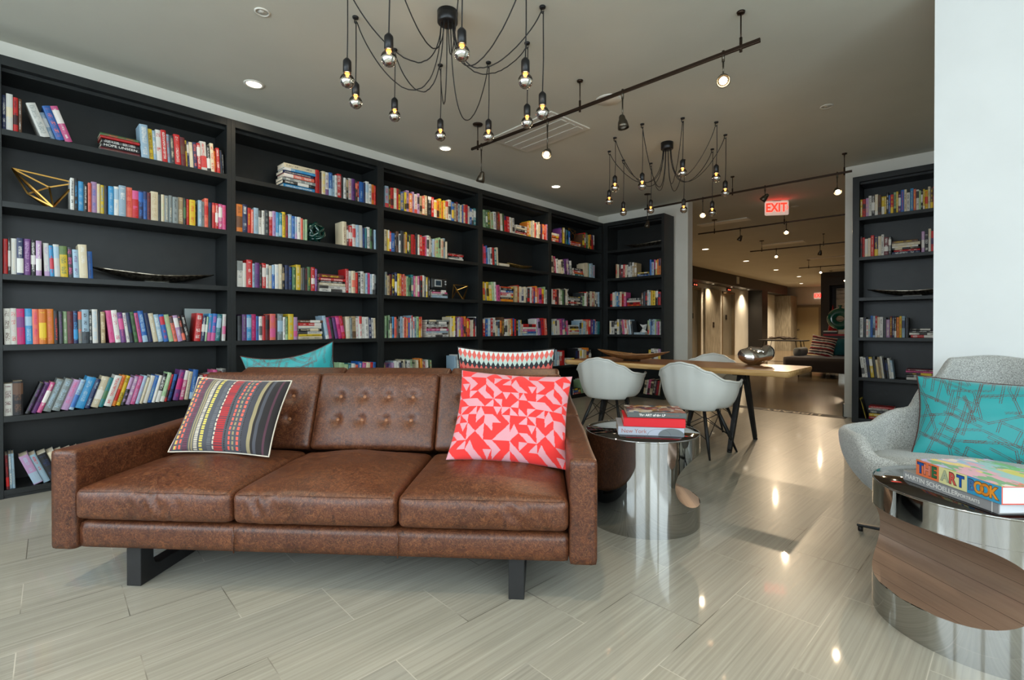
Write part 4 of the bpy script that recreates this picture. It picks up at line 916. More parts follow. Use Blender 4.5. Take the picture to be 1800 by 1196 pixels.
# ------------------------------------------------------------------ grey lounge armchair
M_tweed = tweed('grey_tweed', srgb(106, 106, 103), srgb(202, 202, 196), 270)
M_tweed2 = tweed('grey_tweed_seat', srgb(108, 108, 105), srgb(194, 194, 188), 290)
def make_lounge():
    o = thing('lounge_armchair', 'grey tweed lounge armchair with a teal cushion and black swivel base', 'armchair', (0.07, 3.15, 0), 0)
    RH = [(0, .30), (.45, .33), (.78, .48), (.98, .56), (1.25, .56), (1.65, .575), (2.0, .65), (2.35, .80), (2.65, .915), (PI, .93)]
    RR = [(0, .28), (.5, .40), (.85, .59), (1.3, .60), (1.7, .48), (2.1, .37), (2.5, .345), (2.8, .375), (PI, .39)]
    RB = [(0, .26), (.8, .46), (1.6, .46), (2.4, .30), (PI, .26)]
    def P(u, v, off=0):
        th = (u * 2 - 1) * PI; a = abs(th); hr, rr, rb = interp(RH, a), interp(RR, a), interp(RB, a)
        if v < .35:
            k = v / .35; r = rb * .72 * k; z = .205 + .02 * k * k
        else:
            k = (v - .35) / .65; r = rb * .72 + (rr - rb * .72) * (math.sin(k * PI / 2) ** (1.05)); z = .225 + (hr - .225) * (k ** 1.55 if a < 1.9 else k ** 1.25)
        x = math.sin(th) * r; y = -math.cos(th) * r
        if a > 2.0: # flatten the back
            y = y * .93
        return Vector((x, y, z))
    mb = MB(); nu, nv = 110, 40; th_ = .055
    # outer skin, inner skin, rounded rim
    import itertools
    outer = [[P(i / nu, j / nv) for i in range(nu)] for j in range(nv + 1)]
    def inner(i, j):
        p = outer[j][i]; k = min(1, max(0, (j / nv - .0) / .4)); c = Vector((0, -.02, p.z)); d = (c - p); d.z = 0; d = d.normalized() if d.length > 1e-4 else Vector((0, 0, 0))
        return p + d * th_ * k + Vector((0, 0, th_ * (1 - k) * 1.0 + .01 * (1 - k)))
    vs = []; fs = []
    rows = [outer[j] for j in range(nv + 1)]
    rimrows = []
    for q in range(1, 6):
        b = PI * q / 6; row_ = []
        for i in range(nu):
            a0 = outer[nv][i]; a1 = inner(i, nv); m = (a0 + a1) / 2; h = (a0 - a1) / 2; row_.append(m + h * math.cos(b) + Vector((0, 0, .03)) * math.sin(b))
        rimrows.append(row_)
    rows += rimrows + [[inner(i, j) for i in range(nu)] for j in range(nv, -1, -1)]
    vs = [p for r in rows for p in r]
    for j in range(len(rows) - 1):
        for i in range(nu): fs.append((j * nu + i, j * nu + (i + 1) % nu, (j + 1) * nu + (i + 1) % nu, (j + 1) * nu + i))
    mb.add(vs, fs, 0, True); mb.obj('shell', M_tweed, o, merge=True)
    def sc_(p):
        a = math.atan2(p.x, -p.y); r = math.hypot(p.x, p.y); q = Vector(p)
        q.z += .02 * (1 - (p.x / .35) ** 2) * (p.z > 0) * (1 - (p.y / .36) ** 2)
        q.x *= 1 - .14 * max(0, p.y / .3); return q
    rbox(.98, .58, .17, .075, .028, sc_).obj('seat_cushion', M_tweed2, o, loc=(0, -.0, .385), rot=(math.radians(-4), 0, 0))
    MB().tube([(0, 0, .06), (0, 0, .215)], .028, 14).obj('column', M_black, o)
    MB().lathe([(0, .05), (.045, .05), (.04, .085), (0, .085)], n=18).obj('hub', M_black, o)
    for k in range(4):
        a = math.radians((174, 6, 222, 318)[k]); d = Vector((math.cos(a), math.sin(a), 0))
        l = MB().bar(d * .02 + Vector((0, 0, .072)), d * .53 + Vector((0, 0, .03)), .042, .026, w2=.026, h2=.014).obj('leg', M_black, o, bevel=.004)
        MB().lathe([(0, 0), (.012, 0), (.012, .024), (0, .024)], n=10).obj('glide', M_black, l, loc=d * .515)
    return o
lg = make_lounge()
p5 = pillow('lumbar_cushion', 'teal lumbar cushion with brown maze lines on the grey armchair', .64, .40, .15, maze(9, 66, .64, .40, teal, .0012), M_teal, 300, 190, .07, M_brownpipe, .0045)
place(p5, Vector((0.10, 3.215, .652)), math.radians(2), math.radians(-19), math.radians(2))

# ------------------------------------------------------------------ ornaments on the shelves
def wire_form(name, label, pts, edges, r, material, loc, rz, scale, group=None, cat='sculpture'):
    mb = MB(); P = [Vector(p) * scale for p in pts]; zmin = min(p.z for p in P) - r
    P = [p - Vector((0, 0, zmin)) for p in P]
    for a, b in edges: mb.bar(P[a], P[b], r * 2, r * 2)
    for p in P: mb.lathe([(0, -r * 1.2), (r * 1.1, 0), (0, r * 1.2)], p, 6)
    return tag(mb.obj(name, material, loc=loc, rot=(0, 0, rz)), label, cat, group)
TET = [(-.5, .1, .42), (.5, -.1, .30), (0.12, .32, -.30), (.08, -.34, -.36), (-.28, -.05, -.1), (.06, -.02, .12)]
TE = [(0, 1), (0, 2), (0, 3), (1, 2), (1, 3), (2, 3), (0, 4), (4, 2), (4, 3), (1, 5), (5, 3), (5, 0), (5, 4)]
GB = 'brass wire frame ornaments'
wire_form('wire_sculpture', 'large brass wire triangle frame on the widest bookcase', TET, TE, .0045, M_brass, (-4.62, .215, SH[1]), math.radians(95), .31, GB)
TR = [(-.5, 0, .35), (.5, 0, .35), (0, -.15, -.4), (0, .4, .1), (-.4, .25, -.4), (.45, .28, -.4)]
wire_form('wire_sculpture', 'small brass wire pyramid frame beside the little television', TR, [(0, 1), (0, 2), (1, 2), (0, 3), (1, 3), (2, 3), (3, 4), (3, 5), (0, 4), (1, 5)], .0042, M_brass, (-4.60, 3.92, SH[2]), math.radians(90), .23, GB)
def t_of(px): return px2t('L', px)
wire_form('wire_sculpture', 'brass wire frame standing on lying books by the inner corner, top shelf', [(-.4, 0, .5), (.5, 0, .4), (.35, .1, -.5), (-.2, .2, -.1), (.1, -.2, 0)], [(0, 1), (1, 2), (0, 2), (0, 4), (4, 2), (3, 1), (3, 2), (3, 0), (4, 1)], .0035, M_brass, (-4.6, t_of(1012), STACKTOP[(4, 0, 1004)] + .001), math.radians(90), .21, GB)
def origami(label, loc, rz, s):
    mb = MB(); v = [Vector(p) * s for p in ((-.5, 0, 1), (.5, 0, 1), (0, .12, .5), (0, -.16, .5), (-.5, .05, 0), (.55, 0, 0), (-.1, -.3, 0), (.1, .3, .1), (0, -.1, .9))]
    mb.add(v, [(0, 8, 3), (8, 1, 3), (0, 3, 2), (1, 2, 3), (0, 2, 7), (1, 7, 2), (3, 5, 6), (3, 6, 4), (2, 4, 7), (2, 7, 5), (3, 4, 2), (3, 2, 5), (4, 6, 7), (5, 7, 6), (0, 7, 8), (1, 8, 7)])
    return tag(mb.obj('faceted_ornament', mat('white_ceramic', srgb(214, 216, 212), .4), loc=loc, rot=(0, 0, rz)), label, 'ornament', 'white faceted ornaments')
origami('white faceted ornament on lying books at the inner corner bookcase', (-4.6, t_of(1003), STACKTOP[(4, 2, 999)] + .001), PI / 2, .12)
origami('white faceted ornament on a pale book in the narrow bookcase', (px2t('B', 1126), 7.06, STACKTOP[(5, 3, 1114)] + .001), 0, .13)
GD = 'long boat shaped dishes'
long_dish('long_dish', 'very long pewter boat shaped dish on the widest bookcase', .80, .20, .085, M_pew, (-4.655, .845, SH[2]), PI / 2, lip=.55, group=GD)
long_dish('long_dish', 'thin gold boat shaped dish beside a cream book', .52, .15, .06, M_gold, (-4.64, 5.04, SH[1]), PI / 2, lip=.6, group=GD)
long_dish('long_dish', 'slender pale boat shaped dish on the top shelf of the narrow bookcase', .66, .16, .075, M_pew, (-3.85, 7.10, SH[0]), 0, lip=.6, group=GD, base=False)
long_dish('long_dish', 'long pewter boat shaped dish on the bookcase beside the white column', .82, .2, .085, M_pew, (-.50, 6.98, SH[2]), 0, lip=.55, group=GD)
# dark green glass knot: interlaced rings
M_gg = mat('dark_green_glass', srgb(12, 62, 54), .08, 0, coat=1.0, spec=.8)
kn = MB(); Rk = .088
for k in range(7):
    ax = Vector((math.sin(k * 2.4), math.cos(k * 1.7), math.sin(k * 1.1 + .5))).normalized(); q = ax.orthogonal().normalized(); r_ = ax.cross(q)
    kn.tube([(q * math.cos(a) + r_ * math.sin(a)) * (Rk + .008 * math.sin(3 * a + k)) for a in [2 * PI * i / 36 for i in range(36)]], .013, 8, closed=True)
tag(kn.obj('glass_knot', M_gg, loc=(-4.62, t_of(561), SH[1] + .105)), 'dark green glass knot ball on the second shelf', 'ornament')
# small retro television
ztv = STACKTOP[(2, 2, 759)] + .001; ty = t_of(775)
tv = thing('retro_television', 'small black retro television standing on lying books beside a brass frame', 'television', (-4.60, ty, ztv), PI / 2)
rbox(.24, .13, .145, .02, .02).obj('casing', mat('black_plastic', srgb(30, 34, 36), .35), tv, loc=(0, .01, .073))
MB().box(-.075, -.062, .035, .03, -.056, .118).obj('screen_bezel', mat('silver_plastic', srgb(176, 180, 178), .35), tv, bevel=.003)
MB().box(-.06, -.0645, .05, .015, -.061, .105).obj('screen', mat('dark_screen', srgb(50, 66, 78), .12), tv)
for z in (.1, .07): MB().lathe([(0, 0), (.011, 0), (.009, .012), (0, .012)], n=14).obj('dial', mat('silver_plastic'), tv, loc=(.085, -.055, z), rot=(PI / 2, 0, 0))
MB().box(-.11, -.0585, .03, -.088, -.054, .12).obj('speaker_slots', mat('grey_plastic', srgb(84, 88, 88), .5), tv)
# grey slipcase standing behind the books of the fourth shelf
tag(MB().box(0, 0, 0, .03, .19, .268).obj('slipcase', mat('pale_slipcase', srgb(150, 160, 158), .4), loc=(-4.755, t_of(337), SH[3] + .001), bevel=.002), 'flat pale grey slipcase standing behind the fourth row of books', 'slipcase')

# ------------------------------------------------------------------ pendant chandeliers
def bulb_glass():
    m = bpy.data.materials.new('clear_bulb_glass'); m.use_nodes = True; MATS['clear_bulb_glass'] = m; nt = m.node_tree; nt.nodes.clear()
    o = nt.nodes.new('ShaderNodeOutputMaterial'); t = nt.nodes.new('ShaderNodeBsdfTransparent'); g = nt.nodes.new('ShaderNodeBsdfGlossy'); g.inputs['Roughness'].default_value = .05
    t.inputs[0].default_value = (.97, .93, .88, 1); x = nt.nodes.new('ShaderNodeMixShader'); f = nt.nodes.new('ShaderNodeFresnel'); f.inputs[0].default_value = 1.6
    nt.links.new(f.outputs[0], x.inputs[0]); nt.links.new(t.outputs[0], x.inputs[1]); nt.links.new(g.outputs[0], x.inputs[2]); nt.links.new(x.outputs[0], o.inputs[0]); return m
M_bg = bulb_glass(); M_fil = mat('glowing_filament', srgb(255, 190, 110), .5, emit=srgb(255, 140, 60), es=5)
M_mirrorbulb = mat('mirrored_bulb_cap', (.85, .84, .82, 1), .03, 1.0)
def chandelier(label, c, hooks, slack, seedv):
    """c: canopy position on the ceiling; hooks: (x, y, bulb height)"""
    o = thing('pendant_chandelier', label, 'chandelier', (c[0], c[1], H), 0, 'black multi cord pendant chandeliers')
    MB().lathe([(0, -.075), (.055, -.075), (.063, -.068), (.064, 0), (0, 0)], n=28).obj('canopy', M_black, o)
    R = random.Random(seedv)
    for k, (hx, hy, zb) in enumerate(hooks):
        x, y = hx - c[0], hy - c[1]; zc = zb - H          # bulb centre below the ceiling
        cd = thing('pendant_cord', '', '', (0, 0, 0)); del cd['label'], cd['category']; cd.parent = o
        hk = MB(); hk.lathe([(0, -.012), (.018, -.010), (.02, 0), (0, 0)], (x, y, 0), 14)
        hk.tube([(x - .008, y, -.012), (x - .012, y, -.03), (x, y, -.042), (x + .012, y, -.03)], .0035, 6); hk.obj('ceiling_hook', M_black, cd)
        a = math.atan2(y, x); s = Vector((.04 * math.cos(a), .04 * math.sin(a), -.075)); e = Vector((x - .01 * math.cos(a), y - .01 * math.sin(a), -.034))
        sag = slack[k % len(slack)]; pts = []
        for i in range(29):
            t = i / 28; p = s.lerp(e, t)
            prof = (math.sin(PI * min(1, t ** .8)) ** .85); p.z -= sag * prof + .0
            # the cord leaves the canopy almost straight down before swinging out
            sh = (1 - t) ** 2 * t * 1.3; p.x -= x * sh * .42; p.y -= y * sh * .42
            w_ = R.uniform(-.004, .004) * math.sin(PI * t); p.x += w_; p.y -= w_; pts.append(p)
        dx = .006 * math.sin(k * 2.1)
        pts += [Vector((x, y, -.030)), Vector((x + .007, y, -.04)), Vector((x + .006, y, -.08)), Vector((x + .006 + dx * .4, y, zc * .5)), Vector((x, y, zc + .115))]
        MB().tube(pts, .0036, 6).obj('cord', M_blackcord, cd)
        b = thing('lamp', '', '', (0, 0, 0)); del b['label'], b['category']; bpy.data.objects.remove(b)
        MB().lathe([(0, .135), (.008, .13), (.0215, .115), (.0235, .108), (.0235, .046), (.02, .044), (0, .044)], (x, y, zc), 18).obj('socket', M_black, cd)
        rb = .041
        up = [(rb * math.sin(t), -rb * math.cos(t)) for t in [PI * .5 + PI * .33 * i / 8 for i in range(9)]] + [(.0155, .042), (.015, .05)]
        MB().lathe(up, (x, y, zc), 20).obj('bulb_glass', M_bg, cd)
        lo = [(rb * math.sin(t), -rb * math.cos(t)) for t in [PI * .5 * i / 10 for i in range(11)]]
        MB().lathe(lo, (x, y, zc), 20).obj('mirrored_cap', M_mirrorbulb, cd)
        MB().lathe([(0, .018), (.006, .022), (.0085, .034), (.0135, .042), (0, .043)], (x, y, zc), 10).obj('filament', M_fil, cd)
        light('POINT', 'bulb_light', (hx, hy, zb + .028), 1.8, (1, .66, .36), shadow_soft_size=.012)
    return o
HK1 = [(-2.851, 1.559, 2.53), (-1.928, 2.299, 2.42), (-2.249, 2.517, 2.52), (-2.621, 2.503, 2.52), (-2.908, 2.279, 2.54), (-2.982, 1.93, 2.60), (-2.61, 1.375, 2.515), (-2.19, 1.383, 2.485), (-1.90, 1.627, 2.50), (-1.80, 2.00, 2.46)]
HK2 = [(-2.961, 4.69, 2.51), (-2.707, 4.395, 2.55), (-2.997, 5.053, 2.455), (-2.335, 4.283, 2.47), (-2.815, 5.373, 2.505), (-1.994, 4.424, 2.555), (-2.478, 5.531, 2.485), (-1.799, 4.731, 2.535), (-2.101, 5.413, 2.37), (-1.85, 5.106, 2.475)]
chandelier('black multi cord pendant chandelier hanging over the brown sofas', (-2.39, 1.93), HK1, [.42, .30, .26, .52, .40, .36, .3, .26, .3, .34], 3)
chandelier('black multi cord pendant chandelier hanging over the dining table', (-2.38, 4.90), HK2, [.34, .42, .30, .46, .38, .44, .40, .36, .34, .38], 8)

# ------------------------------------------------------------------ track lighting
M_glow = mat('glowing_lamp', (1, .85, .62, 1), .5, emit=(1, .78, .5, 1), es=45)
def track(label, y, x0, x1, z, stems, heads):
    """heads: (x, drop, aim vector, lit)"""
    o = thing('lighting_track', label, 'track light', ((x0 + x1) / 2, y, z), 0, 'ceiling lighting tracks'); ox = (x0 + x1) / 2
    MB().box(x0 - ox, -.009, -.012, x1 - ox, .009, .012).obj('rail', M_bronze, o, bevel=.002)
    for x, big in stems:
        m = MB(); m.lathe([(0, H - z), (.05 if big else .025, H - z), (.045 if big else .022, H - z - .012), (.006, H - z - .015)][::-1], (x - ox, 0, 0), 18); m.tube([(x - ox, 0, H - z - .01), (x - ox, 0, 0)], .0045, 8); m.tube([(x - ox, 0, .06), (x - ox, 0, -.03)], .009, 10); m.obj('stem', M_bronze, o)
    for x, dr, aim, lit in heads:
        h = MB(); h.tube([(x - ox, 0, .02), (x - ox, 0, -.05)], .009, 10); h.tube([(x - ox, 0, -.05), (x - ox, 0, -dr)], [.006, .0045], 8)
        hd = h.obj('lamp_holder', M_spot, o); d = Vector(aim).normalized(); q = d.to_track_quat('-Z', 'Y')
        s = MB(); s.lathe([(0, .052), (.014, .05), (.022, .038), (.026, .015), (.034, .0), (.038, -.02), (.042, -.05), (.038, -.05), (.033, -.02), (.02, 0), (0, .005)], n=22)
        b = s.obj('lamp_shade', M_spot, hd); b.location = (x - ox, 0, -dr - .03); b.rotation_mode = 'QUATERNION'; b.rotation_quaternion = q
        g = MB(); g.lathe([(0, -.03), (.022, -.032), (.024, -.040), (.016, -.047), (0, -.05)], n=16); gg = g.obj('bulb', M_glow if lit else mat('unlit_bulb', srgb(180, 176, 168), .2), hd); gg.location = b.location; gg.rotation_mode = 'QUATERNION'; gg.rotation_quaternion = q
        if lit:
            l = light('SPOT', 'track_spot', Vector((x, y, z - dr - .03)) + d * .06, lit, (1, .76, .50), spot_size=math.radians(80), spot_blend=.8, shadow_soft_size=.018); l.rotation_mode = 'QUATERNION'; l.rotation_quaternion = q
    return o
GT = 'lighting tracks on the library ceiling'
track('bronze lighting track crossing the ceiling over the sofas, one dazzling lamp at its end', 3.19, -3.58, -.95, 2.85, [(-3.49, True), (-2.286, False), (-1.063, False)],
      [(-3.44, .27, (-.5, .1, -1), 0), (-2.62, .24, (.35, -.75, -.75), 22), (-1.9, .19, (.1, .1, -1), 0), (-1.17, .13, (.35, -.9, -.8), 18)])
track('bronze lighting track crossing in front of the lobby opening', 6.58, -3.55, -1.0, 2.855, [(-3.50, True), (-2.292, False), (-1.072, False)],
      [(-3.5, .2, (-.3, .1, -1), 0), (-2.68, .18, (.3, -.8, -.6), 16), (-1.9, .1, (-.8, 0, -.8), 0), (-1.14, .16, (.3, -.8, -.7), 18)])
for i, (y, st, hd, lb) in enumerate(((9.0, [(-3.45, True), (-2.3, False)], [(-3.0, .14, (-.5, 0, -.9), 0), (-2.27, .12, (.2, -.8, -.6), 110)], 'just beyond the opening'), (11.9, [(-3.5, True), (-2.3, False)], [(-3.2, .12, (.2, -.8, -.6), 110), (-2.36, .14, (-.3, .3, -1), 0)], 'second beyond the opening'),
                           (16.2, [(-3.5, True)], [(-3.2, .12, (.2, -.8, -.6), 110)], 'third beyond the opening'), (19.8, [(-3.6, True)], [(-3.2, .1, (.2, -.8, -.6), 110)], 'farthest in the lobby'))):
    track('dark lighting track on the lobby ceiling, %s' % lb, y, -3.75, -.9, 2.85, st, hd)

# ceiling fixtures
M_diff = mat('warm_diffuser', (1, .93, .8, 1), .5, emit=(1, .84, .62, 1), es=7); M_whitepl = mat('white_fixture', srgb(222, 219, 208), .4)
def downlight(x, y, label, energy=9, r=.075, lit=True, z=H, group='recessed downlights'):
    o = thing('downlight', label, 'downlight', (x, y, z), 0, group)
    MB().lathe([(r * .74, -.001), (r * .8, -.007), (r, -.004), (r, 0)], n=32).obj('trim_ring', M_whitepl, o)
    MB().lathe([(0, -.003), (r * .75, -.002)], n=28).obj('diffuser', M_diff if lit else M_whitepl, o)
    if lit: light('SPOT', 'downlight_beam', (x, y, z - .02), energy, (1, .80, .56), spot_size=math.radians(118), spot_blend=.9, shadow_soft_size=.06)
    return o
for (x, y, lb) in ((-4.23, 1.42, 'lit recessed downlight nearest the widest bookcase'), (-4.22, 3.376, 'lit recessed downlight above the television bookcase'), (-4.24, 5.35, 'lit recessed downlight above the inner corner bookcase')): downlight(x, y, lb, 24)
for x, y, lb in ((-2.6, -.4, 'added unseen downlight before the brown sofa, towards the front glazing'), (-.6, .6, 'added unseen downlight over the open floor before the sofa and armchair'), (-1.2, -1.5, 'added unseen downlight near the front glazing'), (1.6, 1.2, 'added unseen downlight near the side glazing')): downlight(x, y, lb, 62)  # added out-of-view downlights: more light from above, deeper shade beneath the sofa
downlight(-3.227, 1.133, 'unlit white ceiling disc between the downlight and the near chandelier', 0, .045, False, group='plain ceiling discs'); downlight(-.961, 5.072, 'unlit white ceiling disc near the white column', 0, .05, False, group='plain ceiling discs')
downlight(-2.12, 8.9, 'unlit white ceiling disc behind the exit sign', 0, .06, False, group='plain ceiling discs')
tag(MB().lathe([(0, -.006), (.10, -.006), (.112, 0)], n=40).obj('ceiling_speaker', M_whitepl, loc=(-2.30, 3.63, H)), 'round white ceiling speaker behind the near lighting track', 'speaker')
dv = thing('air_diffuser', 'rectangular white slotted air diffuser on the ceiling by the track', 'air vent', (-3.21, 3.76, H), math.radians(-4))
MB().box(-.44, -.28, -.012, .44, .28, 0).obj('frame', M_whitepl, dv, bevel=.004)
for k in range(4): MB().box(-.40, -.22 + k * .118, -.018, .40, -.22 + k * .118 + .085, -.011).obj('blade', mat('white_blade', srgb(206, 203, 192), .45), dv, bevel=.003)

# exit signs
def exit_sign(label, loc, rz, s=1.0, arrow=True, z_hang=True):
    o = thing('exit_sign', label, 'exit sign', loc, rz, 'lit exit signs'); o.scale = (s, s, s)
    MB().box(-.155, -.02, -.1, .155, .02, .1).obj('housing', mat('lit_sign_housing', srgb(224, 214, 200), .4, emit=srgb(255, 214, 196), es=.35), o, bevel=.02)
    MB().box(-.05, -.03, .1, .05, .03, .115).obj('ceiling_bracket', M_whitepl, o)
    red_ = mat('lit_red_letters', srgb(255, 30, 20), .5, emit=(1, .012, .006, 1), es=5)
    t = text_obj('letters', 'EXIT', .165, red_, o, (-.012, -.0215, 0), RX, .001, sx=.8, bold=.0045)
    if arrow: m = MB(); m.bar((.122, -.022, .03), (.137, -.022, 0), .006, .002, (0, 1, 0)); m.bar((.137, -.022, 0), (.122, -.022, -.03), .006, .002, (0, 1, 0)); m.obj('arrow', red_, o)
    return o
exit_sign('lit red EXIT sign with arrow hanging above the lobby opening', (-2.235, 8.32, H - .112), math.radians(33), 1.12)
exit_sign('small lit red exit sign on the far lobby wall', (-5.35, 26.9, 2.62), math.radians(10), 1.5, False)

# ------------------------------------------------------------------ threshold lettering, read from the lobby side
M_matlet = mat('pale_mat_lettering', srgb(196, 184, 164), .7)
tl = thing('threshold_lettering', 'pale library lettering inlaid in the black floor threshold', 'lettering', (-1.72, 7.1, .0012), PI)
text_obj('letters', 'LIBRARY', .155, M_matlet, tl, (0, 0, 0), (0, 0, 0), .0004, sx=1.15, bold=.003)

# ------------------------------------------------------------------ elevators
def elevator(y0, y1, label):
    o = thing('elevator', label, 'elevator', (-7.0, (y0 + y1) / 2, 0), 0, 'elevators in the lobby'); h = (y1 - y0) / 2
    brass_ = mat('brushed_steel_jamb', srgb(150, 132, 104), .35, .8); st = noise_mat('brushed_steel_door', srgb(150, 146, 132), srgb(186, 182, 168), 4, .3, (1, 60, 1), metal=.7)
    MB().box(-.11, -h + .06, 0, -.08, 0, 2.44).obj('door', st, o); MB().box(-.115, 0, 0, -.085, h - .06, 2.44).obj('door', st, o)
    MB().box(-.28, -h, 0, .02, -h + .07, 2.5).obj('jamb', brass_, o); MB().box(-.28, h - .07, 0, .02, h, 2.5).obj('jamb', brass_, o); MB().box(-.28, -h, 2.42, .02, h, 2.5).obj('head_jamb', brass_, o)
    MB().box(-.085, -.09, 1.42, -.072, .09, 1.6).obj('door_plaque', M_black, o)
    MB().box(.0, -.2, 2.53, .03, .22, 2.635).obj('indicator', M_black, o)
    rl = mat('indicator_digits', srgb(240, 60, 40), .5, emit=(1, .1, .05, 1), es=3)
    MB().box(.03, -.1, 2.56, .034, -.04, 2.6).box(.03, .06, 2.56, .034, .14, 2.6).obj('indicator_lights', rl, o)
    return o
elevator(15.96, 17.03, 'stainless elevator door nearest the opening, in a bronze frame'); elevator(19.0, 20.35, 'second stainless elevator door between concrete panel and black pier')
cp = thing('call_panel', 'small dark elevator call panel on the concrete panel', 'call panel', (-6.93, 18.0, 1.2))
MB().box(0, -.07, -.1, .012, .07, .1).obj('plate', M_bronze, cp); MB().lathe([(0, .018), (.02, .016), (.02, 0)], n=14).obj('button', M_chrome, cp, rot=(0, PI / 2, 0))
for i, y in enumerate((17.5, 19.3, 21.2, 23.3)):
    downlight(-6.75, y, 'small warm downlight under the dark soffit, number %s from the opening' % ('one', 'two', 'three', 'four')[i], 150, .06, True, 2.658, 'downlights under the dark soffit')
tag(MB().box(-6.5, 19.1, 2.76, -6.47, 19.32, 3.02).obj('soffit_sign', mat('pale_sign', srgb(200, 200, 194), .5)), 'small pale plate fixed to the dark soffit above the elevators', 'sign')
for i, (x, y) in enumerate(((-4.9, 12.2), (-4.9, 15.2), (-4.9, 18.2), (-4.9, 21.2), (-3.9, 24.6), (-5.6, 24.6), (-2.2, 22.0))):
    downlight(x, y, 'bright recessed downlight in the lobby ceiling, %s along the row' % ('first', 'second', 'third', 'fourth', 'fifth', 'sixth', 'lone seventh')[i], 460, .1, True, H, 'bright downlights in the lobby ceiling')
for i, (x, y) in enumerate(((-3.4, 9.3), (-3.25, 12.6), (-3.0, 16.0), (-3.0, 19.0))):
    a_ = thing('linear_vent', 'white linear ceiling vent in the lobby, %s from the opening' % ('nearest', 'second', 'third', 'farthest')[i], 'air vent', (x, y, H), 0, 'linear vents in the lobby ceiling')
    MB().box(-.45, -.12, -.012, .45, .12, 0).obj('frame', M_whitepl, a_)

# far wall door, alarm, portal with art niche
dr = thing('wall_door', 'pale brown metal door in the far lobby wall', 'door', (-5.9, 26.98, 0))
MB().box(-.62, -.03, 0, -.5, .0, 2.2).box(.5, -.03, 0, .62, .0, 2.2).box(-.5, -.03, 2.08, .5, 0, 2.2).obj('frame', mat('brown_door_frame', srgb(120, 104, 78), .5), dr)
MB().box(-.5, -.015, 0, .5, 0, 2.08).obj('door_leaf', mat('tan_door', srgb(168, 150, 112), .5), dr); MB().box(-.42, -.05, .98, -.3, -.015, 1.03).obj('handle', M_chrome, dr)
tag(MB().box(-6.72, 26.94, 2.0, -6.56, 27.0, 2.25).obj('wall_alarm', M_whitepl, bevel=.01), 'small white alarm unit on the far lobby wall', 'alarm')
M_dark = mat('dark_brown_portal', srgb(32, 27, 24), .45)
struct(MB().box(-4.0, 20.3, 0, -3.74, 21.0, H).box(-3.74, 20.3, 2.6, 1.0, 21.0, H).box(-3.74, 20.75, 0, 1.0, 21.0, 2.6).obj('wall_portal', M_dark))
ar = thing('framed_artwork', 'large pale abstract landscape picture inside the dark portal', 'picture', (-2.5, 20.7, 1.55))
M_art = noise_mat('pale_strata_picture', srgb(96, 90, 82), srgb(206, 202, 192), 2.2, .6, (.6, 1, 4), lo=.38, hi=.47, dist=1.5)
MB().box(-1.1, .0, -1.0, 1.1, .03, .95).obj('canvas', M_art, ar); MB().box(-1.16, -.02, -1.06, -1.1, .04, 1.01).box(1.1, -.02, -1.06, 1.16, .04, 1.01).box(-1.1, -.02, .95, 1.1, .04, 1.01).box(-1.1, -.02, -1.06, 1.1, .04, -1.0).obj('frame', M_black, ar)
# console behind the lounge sofa with books, ring vase and cones
cn = thing('console_table', 'dark console table standing behind the lobby sofa', 'console', (-1.78, 14.15, 0))
MB().box(-.95, -.2, .84, .95, .46, .9).obj('table_top', M_dark, cn)
for sx in (-1, 1):
    for sy in (-1, 2.4): MB().box(sx * .9 - .03, sy * .16 - .03, 0, sx * .9 + .03, sy * .16 + .03, .84).obj('leg', M_dark, cn)
def cbook(x, z, c, label, w_=.42, t=.045, dx=0):
    o = bpy.data.objects.new('picture_book', MB().box(-w_ / 2, -.14, 0, w_ / 2, .14, .005).box(-w_ / 2, -.14, t - .005, w_ / 2, .14, t).box(-w_ / 2, -.14, .005, w_ / 2, -.132, t - .005).mesh('picture_book', mat('cover_' + c, srgb(*{'red': (188, 30, 36), 'white': (220, 214, 202), 'black': (36, 32, 34), 'cream': (216, 200, 170)}[c]), .5)))
    sc.collection.objects.link(o); o.location = (x, 14.13, z); tag(o, label, 'book', 'books on the lobby console')
    MB().box(-w_ / 2 + .005, -.131, .005, w_ / 2 - .005, .135, t - .005).obj('page_block', M_page, o)
cbook(-2.40, .9005, 'red', 'red book lowest on the lobby console under a black one', .6); cbook(-2.56, .946, 'black', 'black book on the lobby console between red and white ones', .30); cbook(-2.56, .992, 'white', 'white book topping the black one on the lobby console', .28, .03)
cbook(-2.26, .946, 'cream', 'cream book stack of the lobby console below the ring vase', .26, .05); cbook(-2.26, .9965, 'white', 'white book directly under the green ring vase', .26, .05)
M_green = mat('glossy_green_ceramic', srgb(10, 96, 80), .12, coat=1)
rv = thing('ring_vase', 'glossy green ring shaped vase on the lobby console', 'vase', (-2.38, 14.15, 1.048))
rr_ = MB(); rr_.tube([Vector((.16 * math.cos(a) * 1.12, 0, .27 + .165 * math.sin(a))) for a in [2 * PI * i / 48 for i in range(48)]], .1, 16, closed=True); rr_.lathe([(.03, .5), (.028, .56), (.05, .6), (.04, .6)], n=16); rr_.obj('ring_body', M_green, rv)
MB().lathe([(0, 0), (.08, 0), (.06, .02), (0, .02)], n=20).obj('foot', M_green, rv)
M_redc = mat('glossy_red_ceramic', srgb(160, 20, 26), .2, coat=.8)
for x, h, lb in ((-2.58, .78, 'taller red ceramic cone behind the green ring vase'), (-2.28, .66, 'shorter red ceramic cone behind the green ring vase')):
    tag(MB().lathe([(0, 0), (.13, 0), (.125, .04), (.05, h * .6), (.016, h * .92), (0, h)], n=24).obj('ceramic_cone', M_redc, loc=(x, 14.44, .9005)), lb, 'ornament', 'red ceramic cones')
